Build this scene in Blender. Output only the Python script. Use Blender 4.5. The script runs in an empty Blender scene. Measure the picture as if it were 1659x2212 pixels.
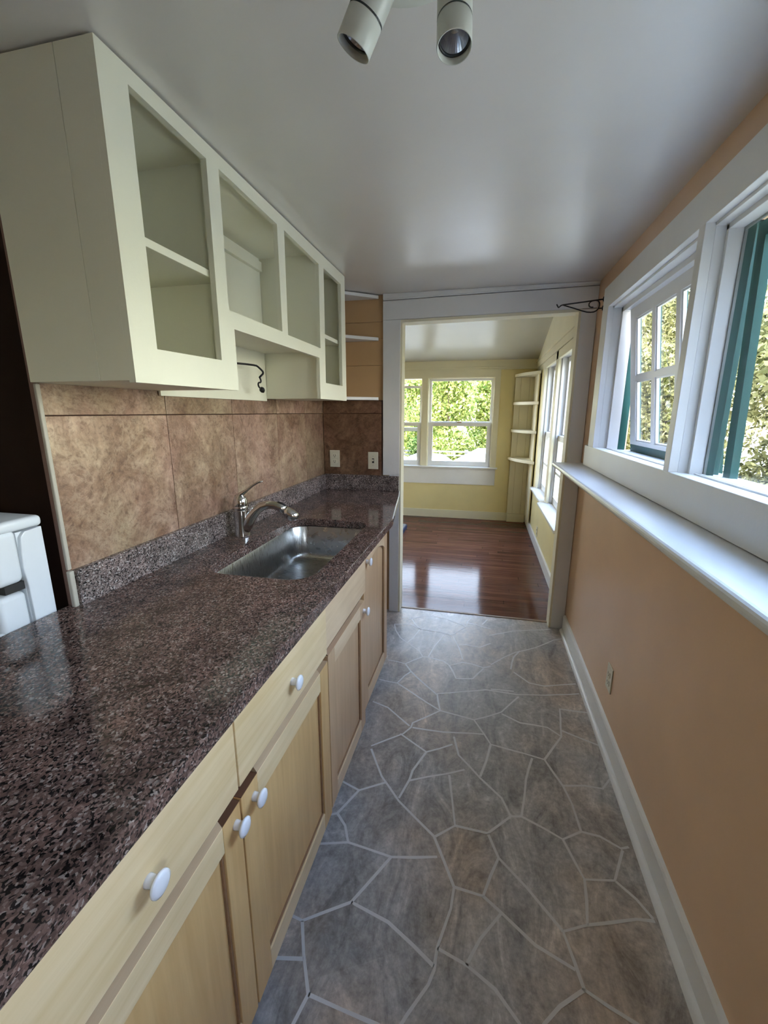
import bpy, bmesh, math, random
import numpy as np
from mathutils import Vector, Matrix

random.seed(7)
SC = bpy.context.scene
COL = SC.collection

# ------------------------------------------------------------------ camera
F_PX, PITCH, YAW, ROLL, CAM_H = 922.72, 0.2298, 0.225, 0.0015, 1.40
cam_data = bpy.data.cameras.new('camera')
cam_data.sensor_fit = 'HORIZONTAL'
cam_data.sensor_width = 36.0
cam_data.lens = F_PX * 36.0 / 1659.0
cam_data.clip_start = 0.01
cam_data.clip_end = 300
cam = bpy.data.objects.new('camera', cam_data)
COL.objects.link(cam)
_cy, _sy, _cp, _sp = math.cos(YAW), math.sin(YAW), math.cos(PITCH), math.sin(PITCH)
_r = Vector((_cy, _sy, 0))
_d = Vector((-_sy * _cp, _cy * _cp, -_sp))
_u = _r.cross(_d)
_cr, _sr = math.cos(ROLL), math.sin(ROLL)
_r2 = _r * _cr + _u * _sr
_u2 = _u * _cr - _r * _sr
cam.matrix_world = Matrix(((_r2.x, _u2.x, -_d.x, 0), (_r2.y, _u2.y, -_d.y, 0), (_r2.z, _u2.z, -_d.z, CAM_H), (0, 0, 0, 1)))
SC.camera = cam

# ------------------------------------------------------------------ light and exposure
SC.view_settings.view_transform = 'Standard'
SC.view_settings.look = 'None'
SC.view_settings.gamma = 1.0
SC.view_settings.use_curve_mapping = False
SC.view_settings.exposure = 0.36
SKY_STRENGTH = 17.0
SUN_ENERGY = 8.0

world = bpy.data.worlds.new('world')
SC.world = world
world.use_nodes = True
wn = world.node_tree
wn.nodes.clear()
w_out = wn.nodes.new('ShaderNodeOutputWorld')
w_bg = wn.nodes.new('ShaderNodeBackground')
w_tc = wn.nodes.new('ShaderNodeTexCoord')
w_sep = wn.nodes.new('ShaderNodeSeparateXYZ')
w_ramp = wn.nodes.new('ShaderNodeValToRGB')
w_ramp.color_ramp.elements[0].position = 0.0
w_ramp.color_ramp.elements[0].color = (0.50, 0.49, 0.40, 1)
w_ramp.color_ramp.elements[1].position = 0.34
w_ramp.color_ramp.elements[1].color = (0.52, 0.61, 0.78, 1)
w_el = w_ramp.color_ramp.elements.new(0.13)
w_el.color = (0.95, 0.94, 0.93, 1)
w_el = w_ramp.color_ramp.elements.new(0.8)
w_el.color = (0.28, 0.40, 0.70, 1)
wn.links.new(w_tc.outputs['Generated'], w_sep.inputs[0])
wn.links.new(w_sep.outputs['Z'], w_ramp.inputs[0])
wn.links.new(w_ramp.outputs[0], w_bg.inputs['Color'])
w_bg.inputs['Strength'].default_value = SKY_STRENGTH
wn.links.new(w_bg.outputs[0], w_out.inputs[0])

sun_data = bpy.data.lights.new('sun', 'SUN')
sun_data.energy = SUN_ENERGY
sun_data.angle = math.radians(1.0)
sun_data.color = (1.0, 0.93, 0.80)
sun = bpy.data.objects.new('sun', sun_data)
sun.rotation_euler = Vector((0.12, 0.72, -0.68)).to_track_quat('-Z', 'Y').to_euler()
sun.location = (-4, -6, 8)
COL.objects.link(sun)

# ------------------------------------------------------------------ helpers


class MB:
    """collects shapes into one mesh"""

    def __init__(self):
        self.bm = bmesh.new()

    def _merge(self, b, mi=0, smooth=False):
        for f in b.faces:
            f.material_index = mi
            f.smooth = smooth
        me = bpy.data.meshes.new('tmp')
        b.to_mesh(me)
        b.free()
        self.bm.from_mesh(me)
        bpy.data.meshes.remove(me)

    def box(self, x0, x1, y0, y1, z0, z1, bev=0.0, mi=0, seg=2, rot=None, smooth=False):
        b = bmesh.new()
        bmesh.ops.create_cube(b, size=1.0)
        c = Vector(((x0 + x1) / 2, (y0 + y1) / 2, (z0 + z1) / 2))
        for v in b.verts:
            v.co = Vector((v.co.x * abs(x1 - x0), v.co.y * abs(y1 - y0), v.co.z * abs(z1 - z0)))
        if bev > 0:
            bmesh.ops.bevel(b, geom=list(b.edges), offset=bev, segments=seg, profile=0.5, affect='EDGES')
        for v in b.verts:
            if rot is not None:
                v.co = rot @ v.co
            v.co += c
        self._merge(b, mi, smooth)
        return self

    def tube(self, pts, r, seg=10, mi=0, cap=True, flat=None):
        pts = [Vector(p) for p in pts]
        n = len(pts)
        rs = r if isinstance(r, (list, tuple)) else [r] * n
        b = bmesh.new()
        rings = []
        ref = Vector((0, 0, 1))
        t0 = (pts[1] - pts[0]).normalized()
        if abs(t0.dot(ref)) > 0.9:
            ref = Vector((1, 0, 0))
        nx = t0.cross(ref).normalized()
        for i, p in enumerate(pts):
            if i == 0:
                t = pts[1] - pts[0]
            elif i == n - 1:
                t = pts[-1] - pts[-2]
            else:
                t = (pts[i + 1] - pts[i]).normalized() + (pts[i] - pts[i - 1]).normalized()
            t.normalize()
            nx = (nx - t * nx.dot(t)).normalized()
            ny = t.cross(nx)
            fl = flat[i] if flat else 1.0
            rings.append([b.verts.new(p + nx * (math.cos(2 * math.pi * k / seg) * rs[i]) + ny * (math.sin(2 * math.pi * k / seg) * rs[i] * fl)) for k in range(seg)])
        for i in range(n - 1):
            for k in range(seg):
                b.faces.new((rings[i][k], rings[i][(k + 1) % seg], rings[i + 1][(k + 1) % seg], rings[i + 1][k]))
        if cap:
            b.faces.new(list(reversed(rings[0])))
            b.faces.new(rings[-1])
        bmesh.ops.recalc_face_normals(b, faces=b.faces)
        self._merge(b, mi, True)
        return self

    def lathe(self, prof, origin=(0, 0, 0), axis=(0, 0, 1), seg=28, mi=0, smooth=True, close=False):
        """prof: list of (radius, height along the axis)"""
        q = Vector((0, 0, 1)).rotation_difference(Vector(axis).normalized())
        o = Vector(origin)
        b = bmesh.new()
        rings = []
        for r, h in prof:
            if r < 1e-6:
                rings.append([b.verts.new(o + q @ Vector((0, 0, h)))])
            else:
                rings.append([b.verts.new(o + q @ Vector((r * math.cos(2 * math.pi * k / seg), r * math.sin(2 * math.pi * k / seg), h))) for k in range(seg)])
        pairs = list(zip(rings, rings[1:]))
        if close:
            pairs.append((rings[-1], rings[0]))
        for a, c in pairs:
            for k in range(seg):
                k2 = (k + 1) % seg
                if len(a) == 1 and len(c) == 1:
                    continue
                if len(a) == 1:
                    b.faces.new((a[0], c[k2], c[k]))
                elif len(c) == 1:
                    b.faces.new((a[k], a[k2], c[0]))
                else:
                    b.faces.new((a[k], a[k2], c[k2], c[k]))
        bmesh.ops.recalc_face_normals(b, faces=b.faces)
        self._merge(b, mi, smooth)
        return self

    def prism(self, poly, a0, a1, axis='z', mi=0, bev=0.0, smooth=False):
        """poly in the other two axes, extruded along axis from a0 to a1"""
        b = bmesh.new()

        def P(p, a):
            if axis == 'z':
                return (p[0], p[1], a)
            if axis == 'x':
                return (a, p[0], p[1])
            return (p[0], a, p[1])
        lo = [b.verts.new(P(p, a0)) for p in poly]
        hi = [b.verts.new(P(p, a1)) for p in poly]
        n = len(poly)
        b.faces.new(lo)
        b.faces.new(list(reversed(hi)))
        for k in range(n):
            b.faces.new((lo[k], hi[k], hi[(k + 1) % n], lo[(k + 1) % n]))
        bmesh.ops.recalc_face_normals(b, faces=b.faces)
        if bev > 0:
            bmesh.ops.bevel(b, geom=list(b.edges), offset=bev, segments=2, profile=0.5, affect='EDGES')
        self._merge(b, mi, smooth)
        return self

    def holed(self, outer, holes, a0, a1, axis='z', mi=0):
        """a board with holes: outer/holes are 2d loops in the plane across axis"""
        b = bmesh.new()

        def P(p, a):
            if axis == 'z':
                return (p[0], p[1], a)
            if axis == 'x':
                return (a, p[0], p[1])
            return (p[0], a, p[1])
        for a in (a0, a1):
            es = []
            for lp in [outer] + holes:
                vs = [b.verts.new(P(p, a)) for p in lp]
                es += [b.edges.new((vs[k], vs[(k + 1) % len(vs)])) for k in range(len(vs))]
            bmesh.ops.triangle_fill(b, use_beauty=True, edges=es)
        for lp in [outer] + holes:
            n = len(lp)
            v0 = [b.verts.new(P(p, a0)) for p in lp]
            v1 = [b.verts.new(P(p, a1)) for p in lp]
            for k in range(n):
                b.faces.new((v0[k], v0[(k + 1) % n], v1[(k + 1) % n], v1[k]))
        bmesh.ops.remove_doubles(b, verts=b.verts, dist=1e-5)
        bmesh.ops.recalc_face_normals(b, faces=b.faces)
        self._merge(b, mi)
        return self

    def loft(self, loops, mi=0, smooth=True, cap_end=False):
        b = bmesh.new()
        rings = [[b.verts.new(p) for p in lp] for lp in loops]
        n = len(rings[0])
        for a, c in zip(rings, rings[1:]):
            for k in range(n):
                b.faces.new((a[k], a[(k + 1) % n], c[(k + 1) % n], c[k]))
        if cap_end:
            b.faces.new(rings[-1])
        self._merge(b, mi, smooth)
        return self

    def quad(self, pts, mi=0):
        b = bmesh.new()
        b.faces.new([b.verts.new(p) for p in pts])
        self._merge(b, mi)
        return self


def link_mesh(name, mb, mats, parent=None, base=True):
    me = bpy.data.meshes.new(name)
    mb.bm.to_mesh(me)
    mb.bm.free()
    for m in (mats if isinstance(mats, (list, tuple)) else [mats]):
        me.materials.append(m)
    o = bpy.data.objects.new(name, me)
    COL.objects.link(o)
    if parent is not None:
        o.parent = parent
        p, off = parent, Vector((0, 0, 0))
        while p is not None:
            off += p.location
            p = p.parent
        o.location = -off
    elif base:
        xs = [v.co for v in me.vertices]
        c = Vector(((min(v.x for v in xs) + max(v.x for v in xs)) / 2, (min(v.y for v in xs) + max(v.y for v in xs)) / 2, min(v.z for v in xs)))
        me.transform(Matrix.Translation(-c))
        o.location = c
    return o


def tag(o, label=None, cat=None, group=None, kind=None):
    if label:
        o['label'] = label
    if cat:
        o['category'] = cat
    if group:
        o['group'] = group
    if kind:
        o['kind'] = kind
    return o


def thing(name, loc, label, cat, group=None, kind=None):
    o = bpy.data.objects.new(name, None)
    o.empty_display_size = 0.05
    COL.objects.link(o)
    o.location = loc
    return tag(o, label, cat, group, kind)


def struct(name, mb, mats):
    o = link_mesh(name, mb, mats)
    o['kind'] = 'structure'
    return o


def part(name, mb, mats, parent, label=None):
    o = link_mesh(name, mb, mats, parent)
    if label:
        o['label'] = label
    return o


def copy_tree(o, parent=None, shift=None):
    c = o.copy()
    COL.objects.link(c)
    if parent is not None:
        c.parent = parent
    if shift is not None:
        c.location = o.location + Vector(shift)
    for ch in list(o.children):
        copy_tree(ch, c)
    return c


# ------------------------------------------------------------------ materials
def new_mat(name):
    m = bpy.data.materials.new(name)
    m.use_nodes = True
    nt = m.node_tree
    b = nt.nodes['Principled BSDF']
    return m, nt, b


def nd(nt, t, **k):
    n = nt.nodes.new(t)
    for a, v in k.items():
        if a in n.inputs:
            n.inputs[a].default_value = v
        else:
            setattr(n, a, v)
    return n


def ramp(nt, fac, stops, interp='LINEAR'):
    r = nt.nodes.new('ShaderNodeValToRGB')
    r.color_ramp.interpolation = interp
    e = r.color_ramp.elements
    while len(e) < len(stops):
        e.new(0.5)
    for i, (p, c) in enumerate(stops):
        e[i].position = p
        e[i].color = (*c, 1)
    nt.links.new(fac, r.inputs[0])
    return r.outputs[0]


def coords(nt, scale=(1, 1, 1)):
    tc = nt.nodes.new('ShaderNodeTexCoord')
    mp = nt.nodes.new('ShaderNodeMapping')
    mp.inputs['Scale'].default_value = scale
    nt.links.new(tc.outputs['Object'], mp.inputs['Vector'])
    return mp.outputs[0]


def mix(nt, fac, a, b, mode='MIX'):
    m = nt.nodes.new('ShaderNodeMix')
    m.data_type = 'RGBA'
    m.blend_type = mode
    for sock, v in ((m.inputs[0], fac), (m.inputs[6], a), (m.inputs[7], b)):
        if isinstance(v, bpy.types.NodeSocket):
            nt.links.new(v, sock)
        elif isinstance(v, (int, float)):
            sock.default_value = v
        else:
            sock.default_value = (*v, 1)
    return m.outputs[2]


def bump(nt, b, h, strength=0.1, dist=0.01):
    n = nt.nodes.new('ShaderNodeBump')
    n.inputs['Strength'].default_value = strength
    n.inputs['Distance'].default_value = dist
    nt.links.new(h, n.inputs['Height'])
    nt.links.new(n.outputs[0], b.inputs['Normal'])


def paint(name, col, rough=0.5, var=0.06, bstr=0.06, bscale=60, spec=0.5):
    m, nt, b = new_mat(name)
    co = coords(nt)
    n = nd(nt, 'ShaderNodeTexNoise', Scale=3.0, Detail=5.0)
    nt.links.new(co, n.inputs['Vector'])
    lo = tuple(c * (1 - var) for c in col)
    hi = tuple(min(1, c * (1 + var)) for c in col)
    nt.links.new(ramp(nt, n.outputs['Fac'], [(0.3, lo), (0.7, hi)]), b.inputs['Base Color'])
    b.inputs['Roughness'].default_value = rough
    b.inputs['Specular IOR Level'].default_value = spec
    n2 = nd(nt, 'ShaderNodeTexNoise', Scale=bscale, Detail=4.0)
    nt.links.new(co, n2.inputs['Vector'])
    bump(nt, b, n2.outputs['Fac'], bstr, 0.004)
    return m


def plain(name, col, rough=0.5, metal=0.0, spec=0.5):
    m, nt, b = new_mat(name)
    b.inputs['Base Color'].default_value = (*col, 1)
    b.inputs['Roughness'].default_value = rough
    b.inputs['Metallic'].default_value = metal
    b.inputs['Specular IOR Level'].default_value = spec
    return m


M = {}
M['ceiling'] = paint('ceiling paint', (0.72, 0.69, 0.655), 0.36, 0.03, 0.05, 45, 1.0)
M['ceiling'].node_tree.nodes['Principled BSDF'].inputs['Coat Weight'].default_value = 1.0
M['ceiling'].node_tree.nodes['Principled BSDF'].inputs['Coat Roughness'].default_value = 0.30
M['ceiling_far'] = paint('ceiling paint sun room', (0.60, 0.58, 0.49), 0.24, 0.03, 0.10, 40, 0.8)
M['tan'] = paint('tan wall paint', (0.74, 0.50, 0.315), 0.42, 0.05, 0.05, 70)
M['peach'] = paint('peach board paint', (0.62, 0.39, 0.19), 0.5, 0.05, 0.05, 70)
M['yellow'] = paint('pale yellow wall paint', (0.80, 0.68, 0.34), 0.5, 0.05, 0.05, 60)
M['cream'] = paint('cream paint', (0.80, 0.74, 0.55), 0.5, 0.04, 0.05, 60)
M['white'] = paint('white trim paint', (0.80, 0.79, 0.77), 0.38, 0.04, 0.08, 90)
M['white_cab'] = paint('white cabinet paint', (0.80, 0.78, 0.63), 0.45, 0.03, 0.07, 80)
M['teal'] = paint('teal exterior paint', (0.006, 0.080, 0.064), 0.5, 0.12, 0.15, 60)
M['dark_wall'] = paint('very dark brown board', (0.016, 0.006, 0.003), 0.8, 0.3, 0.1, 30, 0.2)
M['brown_edge'] = paint('brown plaster edge', (0.22, 0.13, 0.10), 0.7, 0.2, 0.3, 120)
M['appliance'] = plain('white enamel', (0.72, 0.76, 0.80), 0.16)
M['appliance_dark'] = plain('dark slot', (0.02, 0.02, 0.02), 0.5)
M['ivory'] = plain('ivory plastic', (0.70, 0.66, 0.52), 0.35)
M['ivory_dark'] = plain('dark slots in ivory plastic', (0.05, 0.04, 0.03), 0.5)
M['iron'] = plain('black wrought iron', (0.012, 0.012, 0.014), 0.45, 0.2)
M['porcelain'] = plain('white porcelain', (0.80, 0.81, 0.86), 0.10)
M['chrome'] = plain('chrome', (0.62, 0.61, 0.60), 0.13, 1.0)
M['black_plastic'] = plain('black plastic', (0.01, 0.01, 0.01), 0.35)
M['white_metal'] = plain('cream white enamelled metal', (0.62, 0.63, 0.57), 0.32)
M['dark_ring'] = plain('dark bulb ring', (0.03, 0.035, 0.035), 0.4)
M['brass'] = plain('dull brass', (0.35, 0.24, 0.10), 0.4, 0.9)
M['edging'] = plain('dull cream edging', (0.46, 0.43, 0.36), 0.5)
M['caulk'] = plain('white caulk', (0.80, 0.78, 0.72), 0.5)
M['threshold'] = plain('worn wood strip', (0.30, 0.20, 0.12), 0.5)

# stainless steel
m, nt, b = new_mat('brushed stainless steel')
co = coords(nt, (8, 140, 8))
n = nd(nt, 'ShaderNodeTexNoise', Scale=4.0, Detail=4.0)
nt.links.new(co, n.inputs['Vector'])
b.inputs['Metallic'].default_value = 1.0
b.inputs['Base Color'].default_value = (0.45, 0.45, 0.44, 1)
nt.links.new(ramp(nt, n.outputs['Fac'], [(0.3, (0.24, 0.24, 0.24)), (0.7, (0.34, 0.34, 0.34))]), b.inputs['Roughness'])
M['steel'] = m

# granite


def granite(name, tint=1.0, rough=0.07, grey=0.2):
    m, nt, b = new_mat(name)
    co = coords(nt, (1, 0.8, 1))
    n0 = nd(nt, 'ShaderNodeTexNoise', Scale=14.0, Detail=6.0, Roughness=0.65)
    nt.links.new(co, n0.inputs['Vector'])
    v = nd(nt, 'ShaderNodeTexVoronoi', Scale=310.0, Randomness=1.0)
    wob = nt.nodes.new('ShaderNodeVectorMath')
    wob.operation = 'MULTIPLY_ADD'
    nn = nd(nt, 'ShaderNodeTexNoise', Scale=90.0, Detail=3.0)
    nt.links.new(co, nn.inputs['Vector'])
    nt.links.new(nn.outputs['Color'], wob.inputs[0])
    wob.inputs[1].default_value = (0.012, 0.012, 0.012)
    nt.links.new(co, wob.inputs[2])
    nt.links.new(wob.outputs[0], v.inputs['Vector'])
    sp = nt.nodes.new('ShaderNodeSeparateColor')
    nt.links.new(v.outputs['Color'], sp.inputs[0])
    t = tint
    flecks = ramp(nt, sp.outputs[0], [(0.0, (0.012, 0.010, 0.010)), (0.20, (0.03 * t, 0.022 * t, 0.02 * t)), (0.32, (0.10 * t, 0.062 * t, 0.052 * t)), (0.62, (0.155 * t, 0.092 * t, 0.076 * t)), (0.86, (0.22 * t, 0.145 * t, 0.12 * t)), (1.0, (0.36 * t, 0.30 * t, 0.27 * t))])
    clouds = ramp(nt, n0.outputs['Fac'], [(0.30, (0.42, 0.40, 0.40)), (0.52, (1, 1, 1)), (0.75, (1.35, 1.2, 1.15))])
    c = mix(nt, 1.0, flecks, clouds, 'MULTIPLY')
    # sparse pale crystals
    v2 = nd(nt, 'ShaderNodeTexVoronoi', Scale=26.0, Randomness=1.0)
    nt.links.new(wob.outputs[0], v2.inputs['Vector'])
    n3 = nd(nt, 'ShaderNodeTexNoise', Scale=3.5, Detail=2.0)
    nt.links.new(co, n3.inputs['Vector'])
    mm = nt.nodes.new('ShaderNodeMath')
    mm.operation = 'MULTIPLY'
    a1 = ramp(nt, v2.outputs['Distance'], [(0.05, (1, 1, 1)), (0.16, (0, 0, 0))])
    a2 = ramp(nt, n3.outputs['Fac'], [(0.60, (0, 0, 0)), (0.68, (1, 1, 1))])
    nt.links.new(a1, mm.inputs[0])
    nt.links.new(a2, mm.inputs[1])
    c = mix(nt, mm.outputs[0], c, (0.40, 0.37, 0.36))
    bw = nt.nodes.new('ShaderNodeRGBToBW')
    nt.links.new(c, bw.inputs[0])
    c = mix(nt, grey, c, bw.outputs[0])
    nt.links.new(c, b.inputs['Base Color'])
    b.inputs['Roughness'].default_value = rough
    b.inputs['Specular IOR Level'].default_value = 0.45
    return m


M['granite'] = granite('red brown granite', 1.05, 0.09, 0.08)
M['granite_splash_lit'] = granite('red brown granite upright lit', 1.7, 0.14, 0.5)  # slab granite lightened, window reflection on the upright face put into the colour

# backsplash tile
m, nt, b = new_mat('mottled pink brown stone tile')
co = coords(nt)
geo = nt.nodes.new('ShaderNodeNewGeometry')
off = nt.nodes.new('ShaderNodeVectorMath')
off.operation = 'MULTIPLY_ADD'
nt.links.new(geo.outputs['Random Per Island'], off.inputs[0])
off.inputs[1].default_value = (3.1, 7.7, 5.3)
nt.links.new(co, off.inputs[2])
n1 = nd(nt, 'ShaderNodeTexNoise', Scale=5.0, Detail=14.0, Roughness=0.76, Distortion=1.3)
n2 = nd(nt, 'ShaderNodeTexNoise', Scale=55.0, Detail=8.0, Roughness=0.75, Distortion=0.6)
n3 = nd(nt, 'ShaderNodeTexNoise', Scale=2.2, Detail=3.0, Distortion=1.2)
for n in (n1, n2, n3):
    nt.links.new(off.outputs[0], n.inputs['Vector'])
c1 = ramp(nt, n1.outputs['Fac'], [(0.32, (0.17, 0.105, 0.078)), (0.43, (0.28, 0.190, 0.150)), (0.55, (0.40, 0.300, 0.250)), (0.68, (0.58, 0.49, 0.42))])
c2 = ramp(nt, n2.outputs['Fac'], [(0.36, (0.60, 0.55, 0.52)), (0.50, (1.0, 1.0, 1.0)), (0.66, (1.22, 1.20, 1.16))])
c = mix(nt, 1.0, c1, c2, 'MULTIPLY')
n6 = nd(nt, 'ShaderNodeTexNoise', Scale=9.0, Detail=12.0, Roughness=0.74, Distortion=0.7)
nt.links.new(off.outputs[0], n6.inputs['Vector'])
vein = ramp(nt, n6.outputs['Fac'], [(0.455, (0, 0, 0)), (0.50, (0.38, 0.38, 0.38)), (0.53, (0, 0, 0))])
c = mix(nt, vein, c, (0.60, 0.50, 0.43))
n7 = nd(nt, 'ShaderNodeTexNoise', Scale=3.4, Detail=8.0, Roughness=0.7, Distortion=1.0)
nt.links.new(off.outputs[0], n7.inputs['Vector'])
c = mix(nt, 1.0, c, ramp(nt, n7.outputs['Fac'], [(0.36, (0.62, 0.52, 0.46)), (0.52, (1.0, 1.0, 1.0)), (0.68, (1.12, 1.12, 1.10))]), 'MULTIPLY')
warm = ramp(nt, n3.outputs['Fac'], [(0.35, (1.0, 0.84, 0.78)), (0.65, (1.0, 1.02, 0.80))])
c = mix(nt, 0.8, c, warm, 'MULTIPLY')
tone = ramp(nt, geo.outputs['Random Per Island'], [(0.0, (0.70, 0.64, 0.58)), (1.0, (1.08, 1.04, 1.0))])
c = mix(nt, 1.0, c, tone, 'MULTIPLY')
nt.links.new(c, b.inputs['Base Color'])
b.inputs['Roughness'].default_value = 0.38
bump(nt, b, n2.outputs['Fac'], 0.25, 0.003)
M['tile'] = m
m2 = m.copy()  # tile copy darkened for the end wall's shade, plus some tile stain
m2.name = 'brown stone tile with shade and stain'
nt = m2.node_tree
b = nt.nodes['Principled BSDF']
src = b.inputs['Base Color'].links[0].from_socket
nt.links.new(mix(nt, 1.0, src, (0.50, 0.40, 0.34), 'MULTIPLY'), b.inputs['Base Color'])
M['tile_shade_stain'] = m2
M['tile_gap'] = plain('dark grout', (0.06, 0.022, 0.012), 0.8)

# maple


def wood(name, lo, hi, axis='y', rough=0.34):
    m, nt, b = new_mat(name)
    sc = {'y': (9, 0.9, 16), 'z': (16, 16, 0.9), 'x': (0.9, 16, 16)}[axis]
    co = coords(nt, sc)
    n = nd(nt, 'ShaderNodeTexNoise', Scale=2.4, Detail=7.0, Roughness=0.6, Distortion=0.6)
    nt.links.new(co, n.inputs['Vector'])
    c = ramp(nt, n.outputs['Fac'], [(0.28, lo), (0.68, hi)])
    co2 = coords(nt)
    n2 = nd(nt, 'ShaderNodeTexNoise', Scale=5.0, Detail=3.0)
    nt.links.new(co2, n2.inputs['Vector'])
    c = mix(nt, 0.5, c, ramp(nt, n2.outputs['Fac'], [(0.35, (0.86, 0.84, 0.80)), (0.65, (1.05, 1.05, 1.05))]), 'MULTIPLY')
    nt.links.new(c, b.inputs['Base Color'])
    b.inputs['Roughness'].default_value = rough
    bump(nt, b, n.outputs['Fac'], 0.05, 0.002)
    return m


M['maple_h'] = wood('yellow maple, grain along', (0.72, 0.53, 0.27), (0.84, 0.66, 0.41), 'y')
M['maple_v'] = wood('yellow maple, grain upright', (0.61, 0.375, 0.15), (0.73, 0.485, 0.215), 'z')
M['pale_h'] = wood('pale maple, grain along', (0.66, 0.47, 0.28), (0.79, 0.61, 0.40), 'y')
M['pale_v'] = wood('pale maple, grain upright', (0.54, 0.345, 0.185), (0.66, 0.455, 0.265), 'z')
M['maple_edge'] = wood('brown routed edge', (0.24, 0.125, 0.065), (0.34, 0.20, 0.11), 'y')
M['lip'] = wood('sloping brown finger grip', (0.36, 0.24, 0.135), (0.48, 0.34, 0.21), 'y')
M['end_grain'] = plain('dark brown end grain', (0.13, 0.058, 0.028), 0.6)
M['toe'] = plain('dark toe kick', (0.06, 0.04, 0.03), 0.6)

# vinyl stone floor
m, nt, b = new_mat('grey stone pattern vinyl')
co = coords(nt)
v = nd(nt, 'ShaderNodeTexVoronoi', Scale=3.2)
n1 = nd(nt, 'ShaderNodeTexNoise', Scale=9.0, Detail=12.0, Roughness=0.74, Distortion=1.6)
n2 = nd(nt, 'ShaderNodeTexNoise', Scale=60.0, Detail=6.0, Roughness=0.7)
n4 = nd(nt, 'ShaderNodeTexNoise', Scale=2.6, Detail=2.0)
co2 = coords(nt, (1.0, 0.45, 1.0))
for q, cc in ((v, co), (n1, co2), (n2, co), (n4, co)):
    nt.links.new(cc, q.inputs['Vector'])
c1 = ramp(nt, n1.outputs['Fac'], [(0.30, (0.19, 0.182, 0.175)), (0.45, (0.36, 0.348, 0.337)), (0.56, (0.47, 0.455, 0.44)), (0.70, (0.72, 0.70, 0.68))])
c2 = ramp(nt, n2.outputs['Fac'], [(0.3, (0.70, 0.70, 0.70)), (0.7, (1.22, 1.22, 1.22))])
c = mix(nt, 1.0, c1, c2, 'MULTIPLY')
warm = ramp(nt, n4.outputs['Fac'], [(0.42, (1.0, 0.99, 0.98)), (0.64, (1.18, 0.98, 0.80))])
c = mix(nt, 0.85, c, warm, 'MULTIPLY')
sp = nt.nodes.new('ShaderNodeSeparateColor')
nt.links.new(v.outputs['Color'], sp.inputs[0])
c = mix(nt, 1.0, c, ramp(nt, sp.outputs[1], [(0.0, (0.86, 0.86, 0.86)), (1.0, (1.10, 1.10, 1.10))]), 'MULTIPLY')
nt.links.new(c, b.inputs['Base Color'])
b.inputs['Roughness'].default_value = 0.36
bump(nt, b, n1.outputs['Fac'], 0.10, 0.004)
M['vinyl'] = m
M['grout'] = paint('pale grey printed grout', (0.66, 0.65, 0.635), 0.42, 0.10, 0.05, 40)

# hardwood floor of the far room, boards run left to right
m, nt, b = new_mat('glossy red brown floorboards')
co = coords(nt)


def mth(op, a, b_=None, c_=None):
    n_ = nt.nodes.new('ShaderNodeMath')
    n_.operation = op
    for k_, v_ in enumerate((a, b_, c_)):
        if v_ is None:
            continue
        if isinstance(v_, bpy.types.NodeSocket):
            nt.links.new(v_, n_.inputs[k_])
        else:
            n_.inputs[k_].default_value = v_
    return n_.outputs[0]


sx = nt.nodes.new('ShaderNodeSeparateXYZ')
nt.links.new(co, sx.inputs[0])
rowf = mth('DIVIDE', sx.outputs[1], 0.058)
row = mth('FLOOR', rowf)
wn1 = nt.nodes.new('ShaderNodeTexWhiteNoise')
wn1.noise_dimensions = '1D'
nt.links.new(row, wn1.inputs['W'])
uu = mth('ADD', mth('DIVIDE', sx.outputs[0], 1.35), mth('MULTIPLY', wn1.outputs['Value'], 7.0))
bid = mth('FLOOR', uu)
cmb = nt.nodes.new('ShaderNodeCombineXYZ')
nt.links.new(row, cmb.inputs[0])
nt.links.new(bid, cmb.inputs[1])
wn2 = nt.nodes.new('ShaderNodeTexWhiteNoise')
wn2.noise_dimensions = '2D'
nt.links.new(cmb.outputs[0], wn2.inputs['Vector'])
fr1 = mth('FRACT', rowf)
fr2 = mth('FRACT', uu)
gapm = mth('MAXIMUM', mth('LESS_THAN', fr1, mth('MULTIPLY_ADD', wn1.outputs['Value'], 0.04, 0.012)), mth('LESS_THAN', fr2, 0.0022))
co2 = coords(nt, (1.2, 13, 1))
n = nd(nt, 'ShaderNodeTexNoise', Scale=3.0, Detail=6.0, Roughness=0.6)
nt.links.new(co2, n.inputs['Vector'])
grain = ramp(nt, n.outputs['Fac'], [(0.3, (0.085, 0.033, 0.022)), (0.7, (0.175, 0.078, 0.053))])
tone = ramp(nt, wn2.outputs['Value'], [(0.0, (0.74, 0.72, 0.72)), (1.0, (1.32, 1.26, 1.22))])
c = mix(nt, 1.0, grain, tone, 'MULTIPLY')
gap = ramp(nt, gapm, [(0.0, (1, 1, 1)), (1.0, (0.25, 0.22, 0.22))])
c = mix(nt, 1.0, c, gap, 'MULTIPLY')
nt.links.new(c, b.inputs['Base Color'])
b.inputs['Roughness'].default_value = 0.11
b.inputs['Specular IOR Level'].default_value = 0.07
n5 = nd(nt, 'ShaderNodeTexNoise', Scale=16.0, Detail=4.0)
nt.links.new(coords(nt, (0.5, 3, 1)), n5.inputs['Vector'])
bump(nt, b, n5.outputs['Fac'], 0.07, 0.006)
M['hardwood'] = m


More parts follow.
